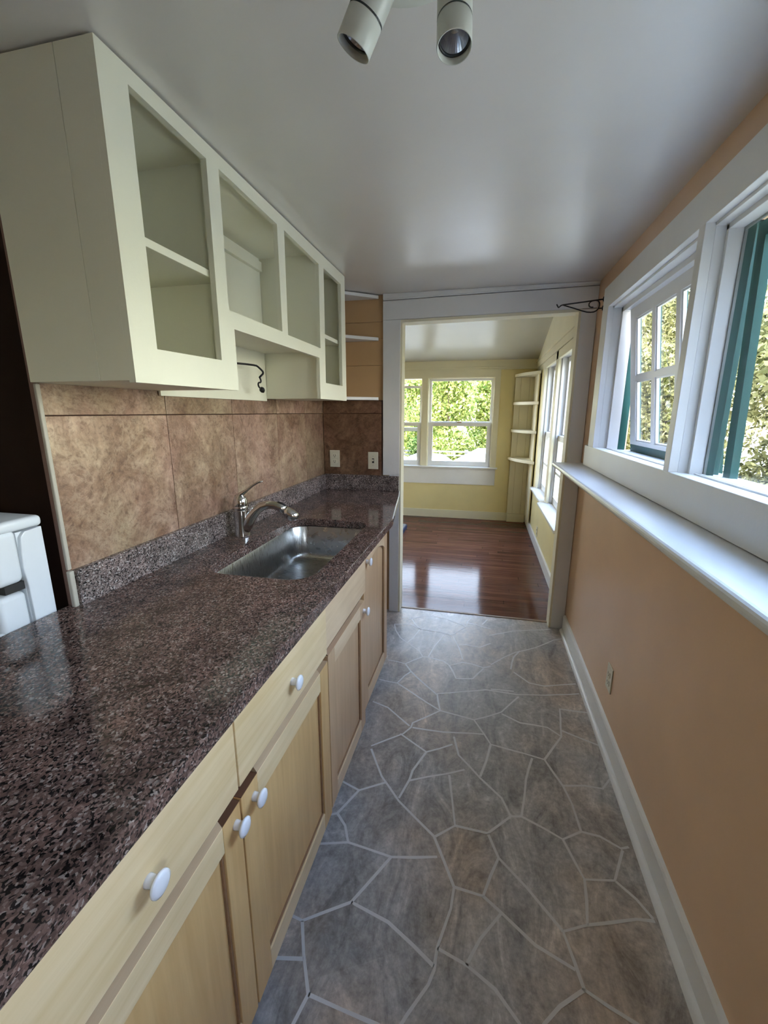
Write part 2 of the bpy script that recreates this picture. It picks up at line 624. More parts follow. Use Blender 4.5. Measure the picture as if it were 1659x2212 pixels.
def glass(name, tint=(0.97, 0.99, 0.98), dirt=0.0):
    m, nt, b = new_mat(name)
    nt.nodes.remove(b)
    out = nt.nodes['Material Output']
    tr = nt.nodes.new('ShaderNodeBsdfTransparent')
    tr.inputs[0].default_value = (*tint, 1)
    gl = nt.nodes.new('ShaderNodeBsdfGlossy')
    gl.inputs['Roughness'].default_value = 0.02
    fr = nt.nodes.new('ShaderNodeFresnel')
    fr.inputs[0].default_value = 1.35
    ms = nt.nodes.new('ShaderNodeMixShader')
    ge = nt.nodes.new('ShaderNodeNewGeometry')
    ml = nt.nodes.new('ShaderNodeMath')
    ml.operation = 'MULTIPLY'
    sb_ = nt.nodes.new('ShaderNodeMath')
    sb_.operation = 'SUBTRACT'
    sb_.inputs[0].default_value = 1.0
    nt.links.new(ge.outputs['Backfacing'], sb_.inputs[1])
    nt.links.new(fr.outputs[0], ml.inputs[0])
    nt.links.new(sb_.outputs[0], ml.inputs[1])
    nt.links.new(ml.outputs[0], ms.inputs[0])
    nt.links.new(tr.outputs[0], ms.inputs[1])
    nt.links.new(gl.outputs[0], ms.inputs[2])
    nt.links.new(ms.outputs[0], out.inputs[0])
    return m


M['glass'] = glass('window glass')


def leaf_mat(name, lo, mid, hi, trans=0.45):
    m, nt, b = new_mat(name)
    nt.nodes.remove(b)
    out = nt.nodes['Material Output']
    g = nt.nodes.new('ShaderNodeNewGeometry')
    c = ramp(nt, g.outputs['Random Per Island'], [(0.0, lo), (0.5, mid), (1.0, hi)])
    d = nt.nodes.new('ShaderNodeBsdfDiffuse')
    t = nt.nodes.new('ShaderNodeBsdfTranslucent')
    ms = nt.nodes.new('ShaderNodeMixShader')
    ms.inputs[0].default_value = trans
    nt.links.new(c, d.inputs[0])
    nt.links.new(c, t.inputs[0])
    nt.links.new(d.outputs[0], ms.inputs[1])
    nt.links.new(t.outputs[0], ms.inputs[2])
    nt.links.new(ms.outputs[0], out.inputs[0])
    return m


M['leaf_bright'] = leaf_mat('bright yellow green leaves', (0.05, 0.11, 0.02), (0.42, 0.46, 0.13), (0.82, 0.80, 0.36))
M['leaf_olive'] = leaf_mat('olive hedge leaves', (0.03, 0.036, 0.010), (0.22, 0.205, 0.075), (0.58, 0.53, 0.25))
M['leaf_tan'] = leaf_mat('tan dry leaves', (0.07, 0.06, 0.025), (0.42, 0.36, 0.18), (0.80, 0.70, 0.46))
M['leaf_dark'] = leaf_mat('dark green leaves', (0.018, 0.04, 0.010), (0.09, 0.15, 0.04), (0.30, 0.36, 0.12))
M['bark'] = paint('grey brown bark', (0.16, 0.11, 0.075), 0.9, 0.3, 0.5, 30)
M['lawn'] = paint('pale dry ground', (0.42, 0.365, 0.265), 0.95, 0.25, 0.3, 20)
M['roof_white'] = paint('pale metal roof', (0.60, 0.60, 0.58), 0.6, 0.05, 0.05, 20)
M['sky_blocker'] = paint('grey brown sky blocker', (0.20, 0.19, 0.18), 0.7, 0.05, 0.05, 20)  # for the added unseen wall that blocks sky light
M['shed_wall'] = paint('pale shed wall', (0.66, 0.60, 0.46), 0.7, 0.05, 0.05, 20)
M['fence'] = paint('white fence rail', (0.22, 0.21, 0.20), 0.6, 0.06, 0.05, 20)
M['car_paint'] = plain('silver car paint', (0.45, 0.46, 0.48), 0.25, 0.5)
M['car_glass'] = plain('dark car window', (0.03, 0.035, 0.05), 0.08)
M['rubber'] = plain('black tyre rubber', (0.015, 0.015, 0.015), 0.8)
M['navy'] = paint('navy fabric', (0.012, 0.022, 0.07), 0.8, 0.2, 0.2, 200)
M['mat_top'] = paint('grey fabric', (0.28, 0.27, 0.24), 0.85, 0.1, 0.2, 200)

# ------------------------------------------------------------------ floors
Z_CEIL = 2.105


# joints of the printed stone pattern, measured on the floor (metres, x y pairs)
STONE_LINES = [[(-0.418, 2.697), (-0.386, 2.730), (-0.324, 2.765), (-0.293, 2.778), (-0.201, 2.753), (-0.111, 2.709), (-0.046, 2.676)],
    [(-0.293, 2.778), (-0.274, 2.819)],
    [(-0.015, 2.806), (-0.040, 2.740), (-0.042, 2.681), (-0.087, 2.606), (-0.130, 2.536)],
    [(-0.418, 2.697), (-0.384, 2.631), (-0.341, 2.566), (-0.289, 2.564), (-0.218, 2.558), (-0.178, 2.545), (-0.130, 2.536)],
    [(-0.521, 2.594), (-0.450, 2.611), (-0.404, 2.612), (-0.341, 2.566)],
    [(-0.341, 2.566), (-0.368, 2.444), (-0.396, 2.380)],
    [(-0.518, 2.590), (-0.497, 2.520), (-0.448, 2.430), (-0.396, 2.380), (-0.309, 2.305), (-0.279, 2.245)],
    [(-0.178, 2.545), (-0.196, 2.467), (-0.222, 2.388), (-0.246, 2.256)],
    [(-0.279, 2.245), (-0.246, 2.249), (-0.153, 2.225), (-0.120, 2.191)],
    [(-0.130, 2.536), (-0.104, 2.464), (-0.074, 2.383), (-0.049, 2.270)],
    [(-0.081, 2.420), (-0.037, 2.435), (0.020, 2.428), (0.048, 2.427), (0.112, 2.489)],
    [(-0.469, 2.166), (-0.421, 2.163), (-0.366, 2.151), (-0.328, 2.195), (-0.279, 2.245)],
    [(-0.366, 2.151), (-0.322, 2.085), (-0.281, 2.038), (-0.163, 1.919)],
    [(-0.322, 2.085), (-0.348, 2.041), (-0.376, 1.968)],
    [(-0.475, 1.975), (-0.425, 1.968), (-0.376, 1.965), (-0.321, 1.928), (-0.273, 1.894)],
    [(-0.120, 2.191), (-0.084, 2.213), (-0.048, 2.239), (0.005, 2.234), (0.069, 2.211), (0.109, 2.237)],
    [(-0.120, 2.191), (-0.093, 2.131), (-0.075, 2.076)],
    [(-0.075, 2.076), (0.013, 2.094), (0.069, 2.202)],
    [(-0.039, 2.725), (0.014, 2.719), (0.059, 2.695), (0.115, 2.676)],
    [(0.059, 2.724), (0.095, 2.806)],
    [(-0.491, 2.706), (-0.453, 2.709), (-0.418, 2.697)],
    [(0.110, 2.252), (0.190, 2.351), (0.255, 2.417), (0.377, 2.498), (0.500, 2.619), (0.590, 2.667)],
    [(0.107, 2.025), (0.222, 2.033)],
    [(0.218, 2.231), (0.242, 2.363), (0.283, 2.441)],
    [(0.233, 2.205), (0.306, 2.124), (0.382, 2.114), (0.494, 2.154), (0.546, 2.171)],
    [(0.105, 2.586), (0.262, 2.683), (0.501, 2.759)],
    [(-0.161, 1.925), (0.083, 2.014), (0.235, 2.009), (0.372, 2.035), (0.546, 2.088)],
    [(-0.161, 1.925), (-0.133, 1.801), (-0.249, 1.689), (-0.252, 1.658), (-0.279, 1.612), (-0.401, 1.510)],
    [(-0.133, 1.801), (0.027, 1.773), (0.154, 1.857), (0.242, 1.993)],
    [(-0.273, 1.894), (-0.133, 1.801)],
    [(0.027, 1.773), (0.076, 1.685), (0.101, 1.635), (0.317, 1.599)],
    [(-0.245, 1.659), (-0.106, 1.662), (0.076, 1.690)],
    [(-0.466, 1.793), (-0.383, 1.766), (-0.310, 1.706), (-0.260, 1.666)],
    [(-0.057, 1.645), (-0.031, 1.544), (0.058, 1.446), (0.137, 1.372), (0.166, 1.303), (0.203, 1.311)],
    [(-0.165, 1.530), (-0.206, 1.422), (-0.211, 1.376), (-0.236, 1.286)],
    [(-0.292, 1.609), (-0.165, 1.530), (-0.060, 1.598)],
    [(-0.210, 1.372), (-0.003, 1.473)],
    [(-0.396, 1.494), (-0.320, 1.366), (-0.234, 1.274), (-0.092, 1.168), (-0.054, 1.098), (-0.015, 1.023)],
    [(-0.466, 1.310), (-0.390, 1.285), (-0.301, 1.341)],
    [(-0.390, 1.285), (-0.439, 1.176), (-0.473, 1.159)],
    [(-0.439, 1.176), (-0.397, 1.137), (-0.369, 1.083)],
    [(-0.467, 1.055), (-0.369, 1.083), (-0.304, 1.077), (-0.219, 1.068), (-0.074, 1.102)],
    [(-0.061, 1.433), (-0.041, 1.318), (-0.025, 1.223), (-0.087, 1.169)],
    [(-0.025, 1.223), (0.086, 1.220), (0.166, 1.303)],
    [(0.268, 1.596), (0.233, 1.479), (0.203, 1.311)],
    [(0.203, 1.311), (0.277, 1.281), (0.332, 1.255), (0.398, 1.298), (0.456, 1.294), (0.514, 1.265), (0.540, 1.276)],
    [(0.317, 1.599), (0.407, 1.752), (0.430, 1.943), (0.555, 1.945)],
    [(0.317, 1.599), (0.369, 1.481), (0.388, 1.404), (0.398, 1.298)],
    [(0.413, 1.792), (0.559, 1.732)],
    [(0.154, 1.845), (0.235, 1.801), (0.355, 1.798), (0.407, 1.752)],
    [(0.369, 1.481), (0.450, 1.500), (0.515, 1.501), (0.565, 1.570)],
    [(-0.219, 1.068), (-0.261, 0.993), (-0.306, 0.914), (-0.427, 0.838), (-0.468, 0.844)],
    [(-0.306, 0.914), (-0.190, 0.889), (-0.114, 0.852), (-0.053, 0.819)],
    [(-0.015, 1.023), (0.071, 1.017), (0.119, 1.143)],
    [(0.086, 1.220), (0.119, 1.143), (0.198, 1.072), (0.287, 0.976)],
    [(0.071, 1.017), (0.123, 0.984), (0.208, 0.926), (0.303, 0.894)],
    [(-0.015, 1.023), (-0.020, 0.963), (-0.049, 0.860), (-0.052, 0.812), (-0.063, 0.779), (-0.106, 0.712), (-0.123, 0.681)],
    [(0.123, 0.984), (0.063, 0.906), (0.029, 0.841)],
    [(-0.049, 0.860), (0.029, 0.841), (0.101, 0.808), (0.156, 0.757), (0.186, 0.712)],
    [(0.332, 1.255), (0.357, 1.183), (0.375, 1.135), (0.465, 1.152), (0.517, 1.260)],
    [(0.375, 1.135), (0.356, 1.007), (0.287, 0.976), (0.305, 0.908), (0.317, 0.857)],
    [(0.356, 1.007), (0.495, 1.054), (0.544, 1.060)],
    [(0.465, 1.152), (0.512, 1.110), (0.542, 1.065)],
    [(0.317, 0.857), (0.253, 0.811), (0.212, 0.770), (0.188, 0.732)],
    [(0.317, 0.857), (0.368, 0.837), (0.423, 0.819), (0.481, 0.800)],
    [(-0.427, 0.838), (-0.392, 0.767), (-0.349, 0.695), (-0.363, 0.638), (-0.375, 0.583)],
    [(-0.349, 0.695), (-0.259, 0.687), (-0.174, 0.681), (-0.085, 0.670)],
    [(-0.488, 0.738), (-0.388, 0.758)],
    [(0.101, 1.635), (0.082, 1.537), (0.058, 1.453)]]

fl = MB()
fl.box(-2.3, 0.60, -1.8, 2.862, -0.06, 0.0)


def add_strip(mb, pts, w, z):
    n = len(pts)
    L, R = [], []
    for i in range(n):
        p = Vector(pts[i])
        d0 = (p - Vector(pts[i - 1])).normalized() if i else None
        d1 = (Vector(pts[i + 1]) - p).normalized() if i < n - 1 else None
        d = ((d0 or d1) + (d1 or d0)).normalized()
        nn = Vector((-d.y, d.x))
        ww = w * (0.85 + 0.3 * random.random()) / 2
        L.append(p + nn * ww)
        R.append(p - nn * ww)
    b = bmesh.new()
    for i in range(n - 1):
        b.faces.new([b.verts.new((q.x, q.y, z)) for q in (R[i], R[i + 1], L[i + 1], L[i])])
    mb._merge(b, 1)


def inside_floor(p):
    return -0.60 < p[0] < 0.60 and -0.5 < p[1] < 2.862


for pl in STONE_LINES:
    # densify with a gentle wobble
    q = [pl[0]]
    for a, c in zip(pl, pl[1:]):
        k = max(1, int(math.hypot(c[0] - a[0], c[1] - a[1]) / 0.06))
        for j in range(1, k + 1):
            t = j / k
            wob = 0.0025 if j < k else 0.0
            q.append((a[0] + (c[0] - a[0]) * t + random.uniform(-wob, wob), a[1] + (c[1] - a[1]) * t + random.uniform(-wob, wob)))
    q = [p for p in q if inside_floor(p)]
    # the printed pattern repeats towards the viewer
    q2 = [(p[0], p[1] - 1.32) for p in q if -0.5 < p[1] - 1.32 < 0.58]
    if len(q2) > 1 and pl[0][1] < 2.4 and pl[-1][1] < 2.4:
        add_strip(fl, q2, 0.0085, 0.0005)
    if len(q) > 1:
        add_strip(fl, q, 0.0085, 0.0006)
struct('floor', fl, [M['vinyl'], M['grout']])

f2 = MB()
f2.box(-2.7, 0.62, 2.868, 5.74, -0.06, 0.0)
struct('floor_far', f2, M['hardwood'])
struct('trim_1', MB().box(-0.53, 0.495, 2.855, 2.875, -0.02, 0.004, 0.0015), M['threshold'])

# ------------------------------------------------------------------ ceilings
struct('ceiling', MB().box(-2.4, 0.74, -1.92, 2.85, Z_CEIL, Z_CEIL + 0.10), M['ceiling'])
sl = 0.2665


def zc(y):
    return 2.049 + (5.629 - y) * sl


cf = MB()
cf.prism([(2.82, zc(2.82)), (5.76, zc(5.76)), (5.76, zc(5.76) + 0.1), (2.82, zc(2.82) + 0.1)], -2.75, 0.76, 'x')
struct('ceiling_far', cf, M['ceiling_far'])

# ------------------------------------------------------------------ walls
WX = 0.586          # kitchen right wall
wr = MB()
wr.box(WX, 0.72, -1.9, 2.84, -0.06, 1.0)
wr.box(WX, 0.72, -0.20, 2.84, 1.0, 1.20)
wr.box(WX, 0.72, -1.9, -0.90, 1.0, 1.20)
wr.box(WX, 0.72, -1.9, 2.84, 1.905, 2.25)
wr.box(WX, 0.72, 2.445, 2.84, 1.20, 1.905)
wr.box(WX, 0.72, -1.9, -0.90, 1.20, 1.905)
wr.box(WX, 0.72, -0.20, 0.54, 1.20, 1.905)
struct('wall_right', wr, M['tan'])

wl = MB()
wl.box(-1.22, -1.083, 0.868, 2.80, -0.06, Z_CEIL + 0.02)
wl.box(-1.083, -1.0785, 0.872, 2.80, -0.06, Z_CEIL + 0.02, mi=0)
struct('wall_left', wl, M['brown_edge'])
struct('trim_7', MB().box(-1.0835, -1.0665, 0.8615, 0.8675, 0.884, Z_CEIL), M['brown_edge'])
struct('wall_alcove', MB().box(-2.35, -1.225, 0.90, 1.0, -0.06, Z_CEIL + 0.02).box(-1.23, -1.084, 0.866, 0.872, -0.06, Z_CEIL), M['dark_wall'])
struct('wall_far_left', MB().box(-2.36, -2.25, -1.9, 0.95, -0.06, Z_CEIL + 0.05), M['cream'])
struct('wall_back', MB().box(-2.36, 0.72, -1.92, -1.80, -0.06, Z_CEIL + 0.05), M['tan'])

wd = MB()
# kitchen face of the doorway wall: painted boards with fine joints
for (z0, z1) in ((1.47, 1.6905), (1.6925, 1.8505), (1.8525, 1.9495), (1.9515, 2.12)):
    wd.box(-1.2, -0.535, 2.80, 2.812, z0, z1, 0.0008)
wd.box(-1.2, -0.535, 2.808, 2.84, -0.06, 3.4)
wd.box(0.50, 0.72, 2.80, 2.84, -0.06, 3.4)
wd.box(-0.535, 0.50, 2.80, 2.84, 1.965, 3.4)
wd.box(-2.75, -0.535, 2.84, 2.876, -0.06, 3.4, mi=1)
wd.box(0.50, 0.76, 2.84, 2.876, -0.06, 3.4, mi=1)
wd.box(-0.535, 0.50, 2.84, 2.876, 1.965, 3.4, mi=1)
struct('wall_doorway', wd, [M['peach'], M['yellow']])

FY = 5.72
wf = MB()
wf.box(-2.7, -1.66, FY, FY + 0.13, -0.06, 2.25)
wf.box(0.12, 0.74, FY, FY + 0.13, -0.06, 2.25)
wf.box(-1.66, 0.12, FY, FY + 0.13, -0.06, 0.69)
wf.box(-1.66, 0.12, FY, FY + 0.13, 1.84, 2.25)
struct('wall_far', wf, M['yellow'])

RX = 0.60
wq = MB()
wq.box(RX, 0.74, 2.84, 5.73, -0.06, 0.59)
wq.prism([(2.84, 1.86), (5.73, 1.86), (5.73, 2.2), (2.84, 3.0)], RX, 0.74, 'x', mi=1)
wq.box(RX, 0.74, 4.80, 5.73, 0.59, 1.86)
wq.box(RX, 0.74, 4.00, 4.08, 0.59, 1.86)
wq.box(RX, 0.74, 2.84, 3.02, 0.59, 1.86)
struct('wall_far_right', wq, [M['yellow'], M['cream']])
struct('wall_far_room_left', MB().box(-2.75, -2.62, 2.84, 5.8, -0.06, 3.4), M['yellow'])

# ------------------------------------------------------------------ doorway trim
do = thing('door_1', (0, 2.83, 0), None, None, kind='structure')
cs = MB()
cs.box(-0.645, -0.534, 2.782, 2.80, 0.988, 1.955, 0.0015)
cs.box(-0.600, -0.534, 2.782, 2.80, 0.0, 0.988, 0.0015)
cs.box(0.503, 0.584, 2.782, 2.80, 0.0, 1.965, 0.0015)
cs.prism([(-0.645, 1.955), (0.584, 1.970), (0.584, 2.082), (-0.645, 2.064)], 2.780, 2.80, 'y', bev=0.0012)
part('casing', cs, M['white'], do)
jb = MB()
jb.box(-0.538, -0.522, 2.786, 2.886, 0.0, 1.952, 0.001)
jb.box(0.490, 0.506, 2.786, 2.886, 0.0, 1.965, 0.001)
jb.prism([(-0.538, 1.938), (0.506, 1.953), (0.506, 1.969), (-0.538, 1.954)], 2.787, 2.886, 'y')
part('jamb', jb, M['cream'], do)
# crown strip between the head casing and the ceiling
tr = MB()
tr.prism([(-0.643, 2.074), (0.584, 2.092), (0.584, 2.104), (-0.643, 2.104)], 2.772, 2.80, 'y', bev=0.001)
tr.prism([(-0.643, 2.068), (0.584, 2.086), (0.584, 2.094), (-0.643, 2.076)], 2.778, 2.80, 'y')
struct('trim_2', tr, M['white'])

# baseboard of the kitchen right wall and its shoe moulding
bb = MB()
bb.prism([(WX, 0.0), (0.572, 0.0), (0.572, 0.098), (0.576, 0.106), (WX, 0.110)], -1.8, 2.765, 'y')
q = [(0.572, 0.0)] + [(0.572 - 0.018 * math.cos(t), 0.020 * math.sin(t)) for t in [k * math.pi / 16 for k in range(9)]]
bb.prism(q, -1.8, 2.755, 'y')
struct('baseboard_right', bb, M['white'])
bf = MB()
bf.box(-2.6, 0.60, FY - 0.016, FY, 0.0, 0.108, 0.002)
struct('baseboard_far', bf, M['cream'])
br_ = MB()
br_.box(RX - 0.014, RX, 2.88, 5.705, 0.0, 0.105, 0.002)
br_.box(RX - 0.018, RX, 2.88, 5.705, 0.098, 0.110, 0.002)
struct('baseboard_far_right', br_, M['white'])

# frieze boards of the far room
fz = MB()
fz.box(-2.6, RX, FY - 0.012, FY, 1.935, zc(FY) + 0.01)
fz.box(-2.6, RX, FY - 0.026, FY, 1.928, 1.948, 0.003)
fz.box(-2.6, RX, FY - 0.020, FY, 1.914, 1.928, 0.003)
struct('trim_3', fz, M['cream'])
fz = MB()
fz.box(RX - 0.012, RX, 2.88, FY, 1.93, 1.985)
fz.box(RX - 0.024, RX, 2.88, FY, 1.985, 1.998, 0.003)
fz.box(RX - 0.020, RX, 2.88, FY, 1.915, 1.930, 0.003)
struct('trim_4', fz, M['cream'])

# ------------------------------------------------------------------ kitchen windows (right wall)
CX = 0.560          # face of the window casing
ct = MB()
ct.box(CX, WX, 0.38, 2.545, 1.902, 2.006, 0.0012)
ct.box(CX, WX, 2.437, 2.545, 1.222, 1.903, 0.0012)
ct.box(CX, WX, 1.472, 1.511, 1.222, 1.903, 0.0012)
ct.box(CX, WX, 0.46, 0.555, 1.222, 1.903, 0.0012)
struct('trim_5', ct, M['white'])
# sill board with apron, standing on the ledge
sb = MB()
sb.box(CX, WX, 0.40, 2.62, 1.112, 1.222, 0.002)
sb.prism([(0.57, 1.200), (0.74, 1.19), (0.74, 1.212), (0.57, 1.2218)], 0.40, 2.445, 'y')
for yy0, yy1 in ((1.511, 2.40), (0.555, 1.44)):
    sb.box(0.618, 0.624, yy0, yy1, 1.214, 1.2235, 0.0008)
    sb.box(0.634, 0.640, yy0, yy1, 1.212, 1.2225, 0.0008)
struct('trim_6', sb, M['white'])


def jamb_set(y0, y1, root, xs0, xs1, xe0, xe1, pr):
    j = MB()
    for ya, yb, s in ((y1, y1 + 0.012, -1), (y0 - 0.012, y0, 1)):
        j.box(WX, xe0, ya, yb, 1.205, 1.905, 0.0008)
        if s < 0:
            j.box(xs0, xs1, y1 - pr, y1, 1.212, 1.892, 0.0012)
        else:
            j.box(xs0, xs1, y0, y0 + pr, 1.212, 1.892, 0.0012)
    j.box(WX - 0.001, 0.672, y0, y1, 1.893, 1.9045, 0.0008)
    j.box(xs0, xs1, y0, y1, 1.893 - pr, 1.8935, 0.0012)
    part('jamb', j, M['white'], root)
    e = MB()
    e.box(xe0, xe1, y1 - pr, y1 + 0.02, 1.17, 1.93, 0.001)
    e.box(xe0, xe1, y0 - 0.02, y0 + pr, 1.17, 1.93, 0.001)
    e.box(xe0, xe1, y0 - 0.02, y1 + 0.02, 1.900, 1.95, 0.001)
    part('exterior_jamb', e, M['teal'], root, 'teal painted outer jamb')


def tilt(mbs, pivot, ang):
    R = Matrix.Translation(pivot) @ Matrix.Rotation(ang, 4, 'Y') @ Matrix.Translation(-Vector(pivot))
    for q in mbs:
        q.bm.transform(R)


w1 = thing('window_1', (0.66, 1.97, 1.21), None, None, kind='structure')
jamb_set(1.511, 2.437, w1, 0.622, 0.672, 0.6725, 0.706, 0.022)
SY0, SY1, SZ0, SZ1 = 1.560, 2.385, 1.190, 1.880
inn, oute, pan = MB(), MB(), MB()
xa, xb, xc_ = 0.646, 0.664, 0.672
cols = []
yy = SY1 - 0.075
for k in range(3):
    cols.append((yy - 0.20, yy))
    yy -= 0.20 + 0.036
rows = ((1.262, 1.543), (1.567, 1.822))
holes = [[(c0, r0), (c1, r0), (c1, r1), (c0, r1)] for c0, c1 in cols for r0, r1 in rows]
inn.holed([(SY0, SZ0 + 0.055), (SY1, SZ0 + 0.055), (SY1, SZ1), (SY0, SZ1)], holes, xa, xb, 'x')
oute.holed([(SY0, SZ0), (SY1, SZ0), (SY1, SZ1), (SY0, SZ1)], [[(c0 - .006, r0 - .006), (c1 + .006, r0 - .006), (c1 + .006, r1 + .006), (c0 - .006, r1 + .006)] for c0, c1 in cols for r0, r1 in rows], xb, xc_, 'x')
oute.box(xa + 0.001, xb, SY0, SY1, SZ0, SZ0 + 0.0545)
# glazing beads inside each light
for c0, c1 in cols:
    for r0, r1 in rows:
        inn.box(xa + 0.006, xb - 0.001, c0, c0 + 0.007, r0, r1)
        inn.box(xa + 0.006, xb - 0.001, c1 - 0.007, c1, r0, r1)
        inn.box(xa + 0.006, xb - 0.001, c0, c1, r0, r0 + 0.007)
        inn.box(xa + 0.006, xb - 0.001, c0, c1, r1 - 0.007, r1)
        pan.box(xb - 0.0005, xb + 0.0015, c0 - 0.002, c1 + 0.002, r0 - 0.002, r1 + 0.002)
tilt((inn, oute, pan), (0.664, 0, 1.880), -math.radians(6.6))
sa = part('sash', inn, M['white'], w1, 'white awning sash tilted outward')
part('sash_outside', oute, M['teal'], sa, 'teal outer face and bottom rail')
part('glass', pan, M['glass'], sa)

w2 = thing('window_2', (0.66, 1.01, 1.21), None, None, kind='structure')
jamb_set(0.555, 1.472, w2, 0.612, 0.648, 0.6545, 0.677, 0.014)
part('glass', MB().box(0.651, 0.654, 0.56, 1.466, 1.212, 1.890), M['glass'], w2)
gk = MB()
gk.holed([(0.5695, 1.2115), (1.4575, 1.2115), (1.4575, 1.8785), (0.5695, 1.8785)], [[(0.576, 1.217), (1.4525, 1.217), (1.4525, 1.873), (0.576, 1.873)]], 0.648, 0.6545, 'x')
part('glazing_putty', gk, paint('weathered grey putty', (0.34, 0.36, 0.34), 0.7, 0.3, 0.3, 90), w2)
fr = MB()
fr.holed([(0.575, 1.10), (1.456, 1.10), (1.456, 1.885), (0.575, 1.885)], [[(0.615, 1.155), (1.418, 1.155), (1.418, 1.845), (0.615, 1.845)]], 0.6785, 0.699, 'x')
pn = MB().box(0.687, 0.690, 0.613, 1.420, 1.153, 1.847)
tilt((fr, pn), (0.688, 0, 1.885), -math.radians(1.9))
sa = part('outer_sash', fr, M['teal'], w2, 'teal outer sash tilted outward')
part('glass', pn, M['glass'], sa)

# added window out of view behind the camera, for fill light
w3 = thing('window_6', (0.66, -0.55, 1.0), None, None, kind='structure')
part('frame', MB().holed([(-0.90, 1.0), (-0.20, 1.0), (-0.20, 1.905), (-0.90, 1.905)], [[(-0.80, 1.15), (-0.30, 1.15), (-0.30, 1.80), (-0.80, 1.80)]], 0.63, 0.67, 'x'), M['white'], w3)
part('glass', MB().box(0.649, 0.652, -0.82, -0.28, 1.13, 1.82), M['glass'], w3)
# added unseen wall that blocks sky light from one side of the windows
struct('wall_sky_blocker', MB().box(0.73, 2.9, -0.02, 0.14, -1.4, 3.0), M['sky_blocker'])

# ------------------------------------------------------------------ ledge under the windows
lg = MB()
prof = [(WX, 1.083), (0.424, 1.083)] + [(0.424 - 0.0135 * math.sin(t), 1.0965 - 0.0135 * math.cos(t)) for t in [k * math.pi / 8 for k in range(1, 9)]] + [(WX, 1.110)]
lg.prism(prof, 0.15, 2.722, 'y')
lg.bm.verts.ensure_lookup_table()
o = link_mesh('window_ledge', lg, M['white'])
tag(o, 'long white painted ledge with rounded nosing under the side windows', 'ledge')

# ------------------------------------------------------------------ far room end window (two double hung sashes)
w4 = thing('window_3', (-0.75, FY, 0.69), None, None, kind='structure')
cz = MB()
cz.box(-1.78, 0.175, FY - 0.020, FY, 1.826, 1.914, 0.002)
cz.box(0.105, 0.175, FY - 0.020, FY, 0.70, 1.828, 0.002)
cz.box(-0.800, -0.722, FY - 0.020, FY + 0.06, 0.70, 1.828, 0.002)
cz.box(-1.78, -1.645, FY - 0.020, FY, 0.70, 1.828, 0.002)
part('casing', cz, M['cream'], w4)
part('stool', MB().box(-1.80, 0.196, FY - 0.05, FY + 0.10, 0.680, 0.702, 0.004), M['white'], w4)
part('apron', MB().box(-1.78, 0.173, FY - 0.018, FY, 0.465, 0.680, 0.002), M['white'], w4)


def sash(yq, x0, x1, z0, z1, st, rt, rb, name='sash'):
    q = MB()
    q.holed([(x0, z0), (x1, z0), (x1, z1), (x0, z1)], [[(x0 + st, z0 + rb), (x1 - st, z0 + rb), (x1 - st, z1 - rt), (x0 + st, z1 - rt)]], yq, yq + 0.030, 'y')
    g = MB().box(x0 + st - .003, x1 - st + .003, yq + 0.014, yq + 0.017, z0 + rb - .003, z1 - rt + .003)
    return q, g


for (x0, x1, drop) in ((-0.722, 0.105, 0.0), (-1.62, -0.800, 0.083)):
    jq = MB()
    jq.box(x1 - 0.008, x1 + 0.016, FY, FY + 0.12, 0.70, 1.83)
    jq.box(x0 - 0.016, x0 + 0.008, FY, FY + 0.12, 0.70, 1.83)
    jq.box(x0, x1, FY, FY + 0.12, 1.818, 1.84)
    part('jamb', jq, M['cream'], w4)
    qa, ga = sash(FY + 0.062, x0 + 0.006, x1 - 0.006, 1.232 - drop, 1.820 - drop, 0.032, 0.030, 0.050)
    s_ = part('upper_sash', qa, M['white'], w4)
    part('glass', ga, M['glass'], s_)
    qb, gb = sash(FY + 0.030, x0 + 0.008, x1 - 0.008, 0.704, 1.268, 0.056, 0.046, 0.062)
    s_ = part('lower_sash', qb, M['white'], w4)
    part('glass', gb, M['glass'], s_)
    part('sash_lock', MB().box((x0 + x1) / 2 - 0.035, (x0 + x1) / 2 + 0.025, FY + 0.026, FY + 0.05, 1.268, 1.281, 0.003), M['brass'], s_, 'small brass sash lock')

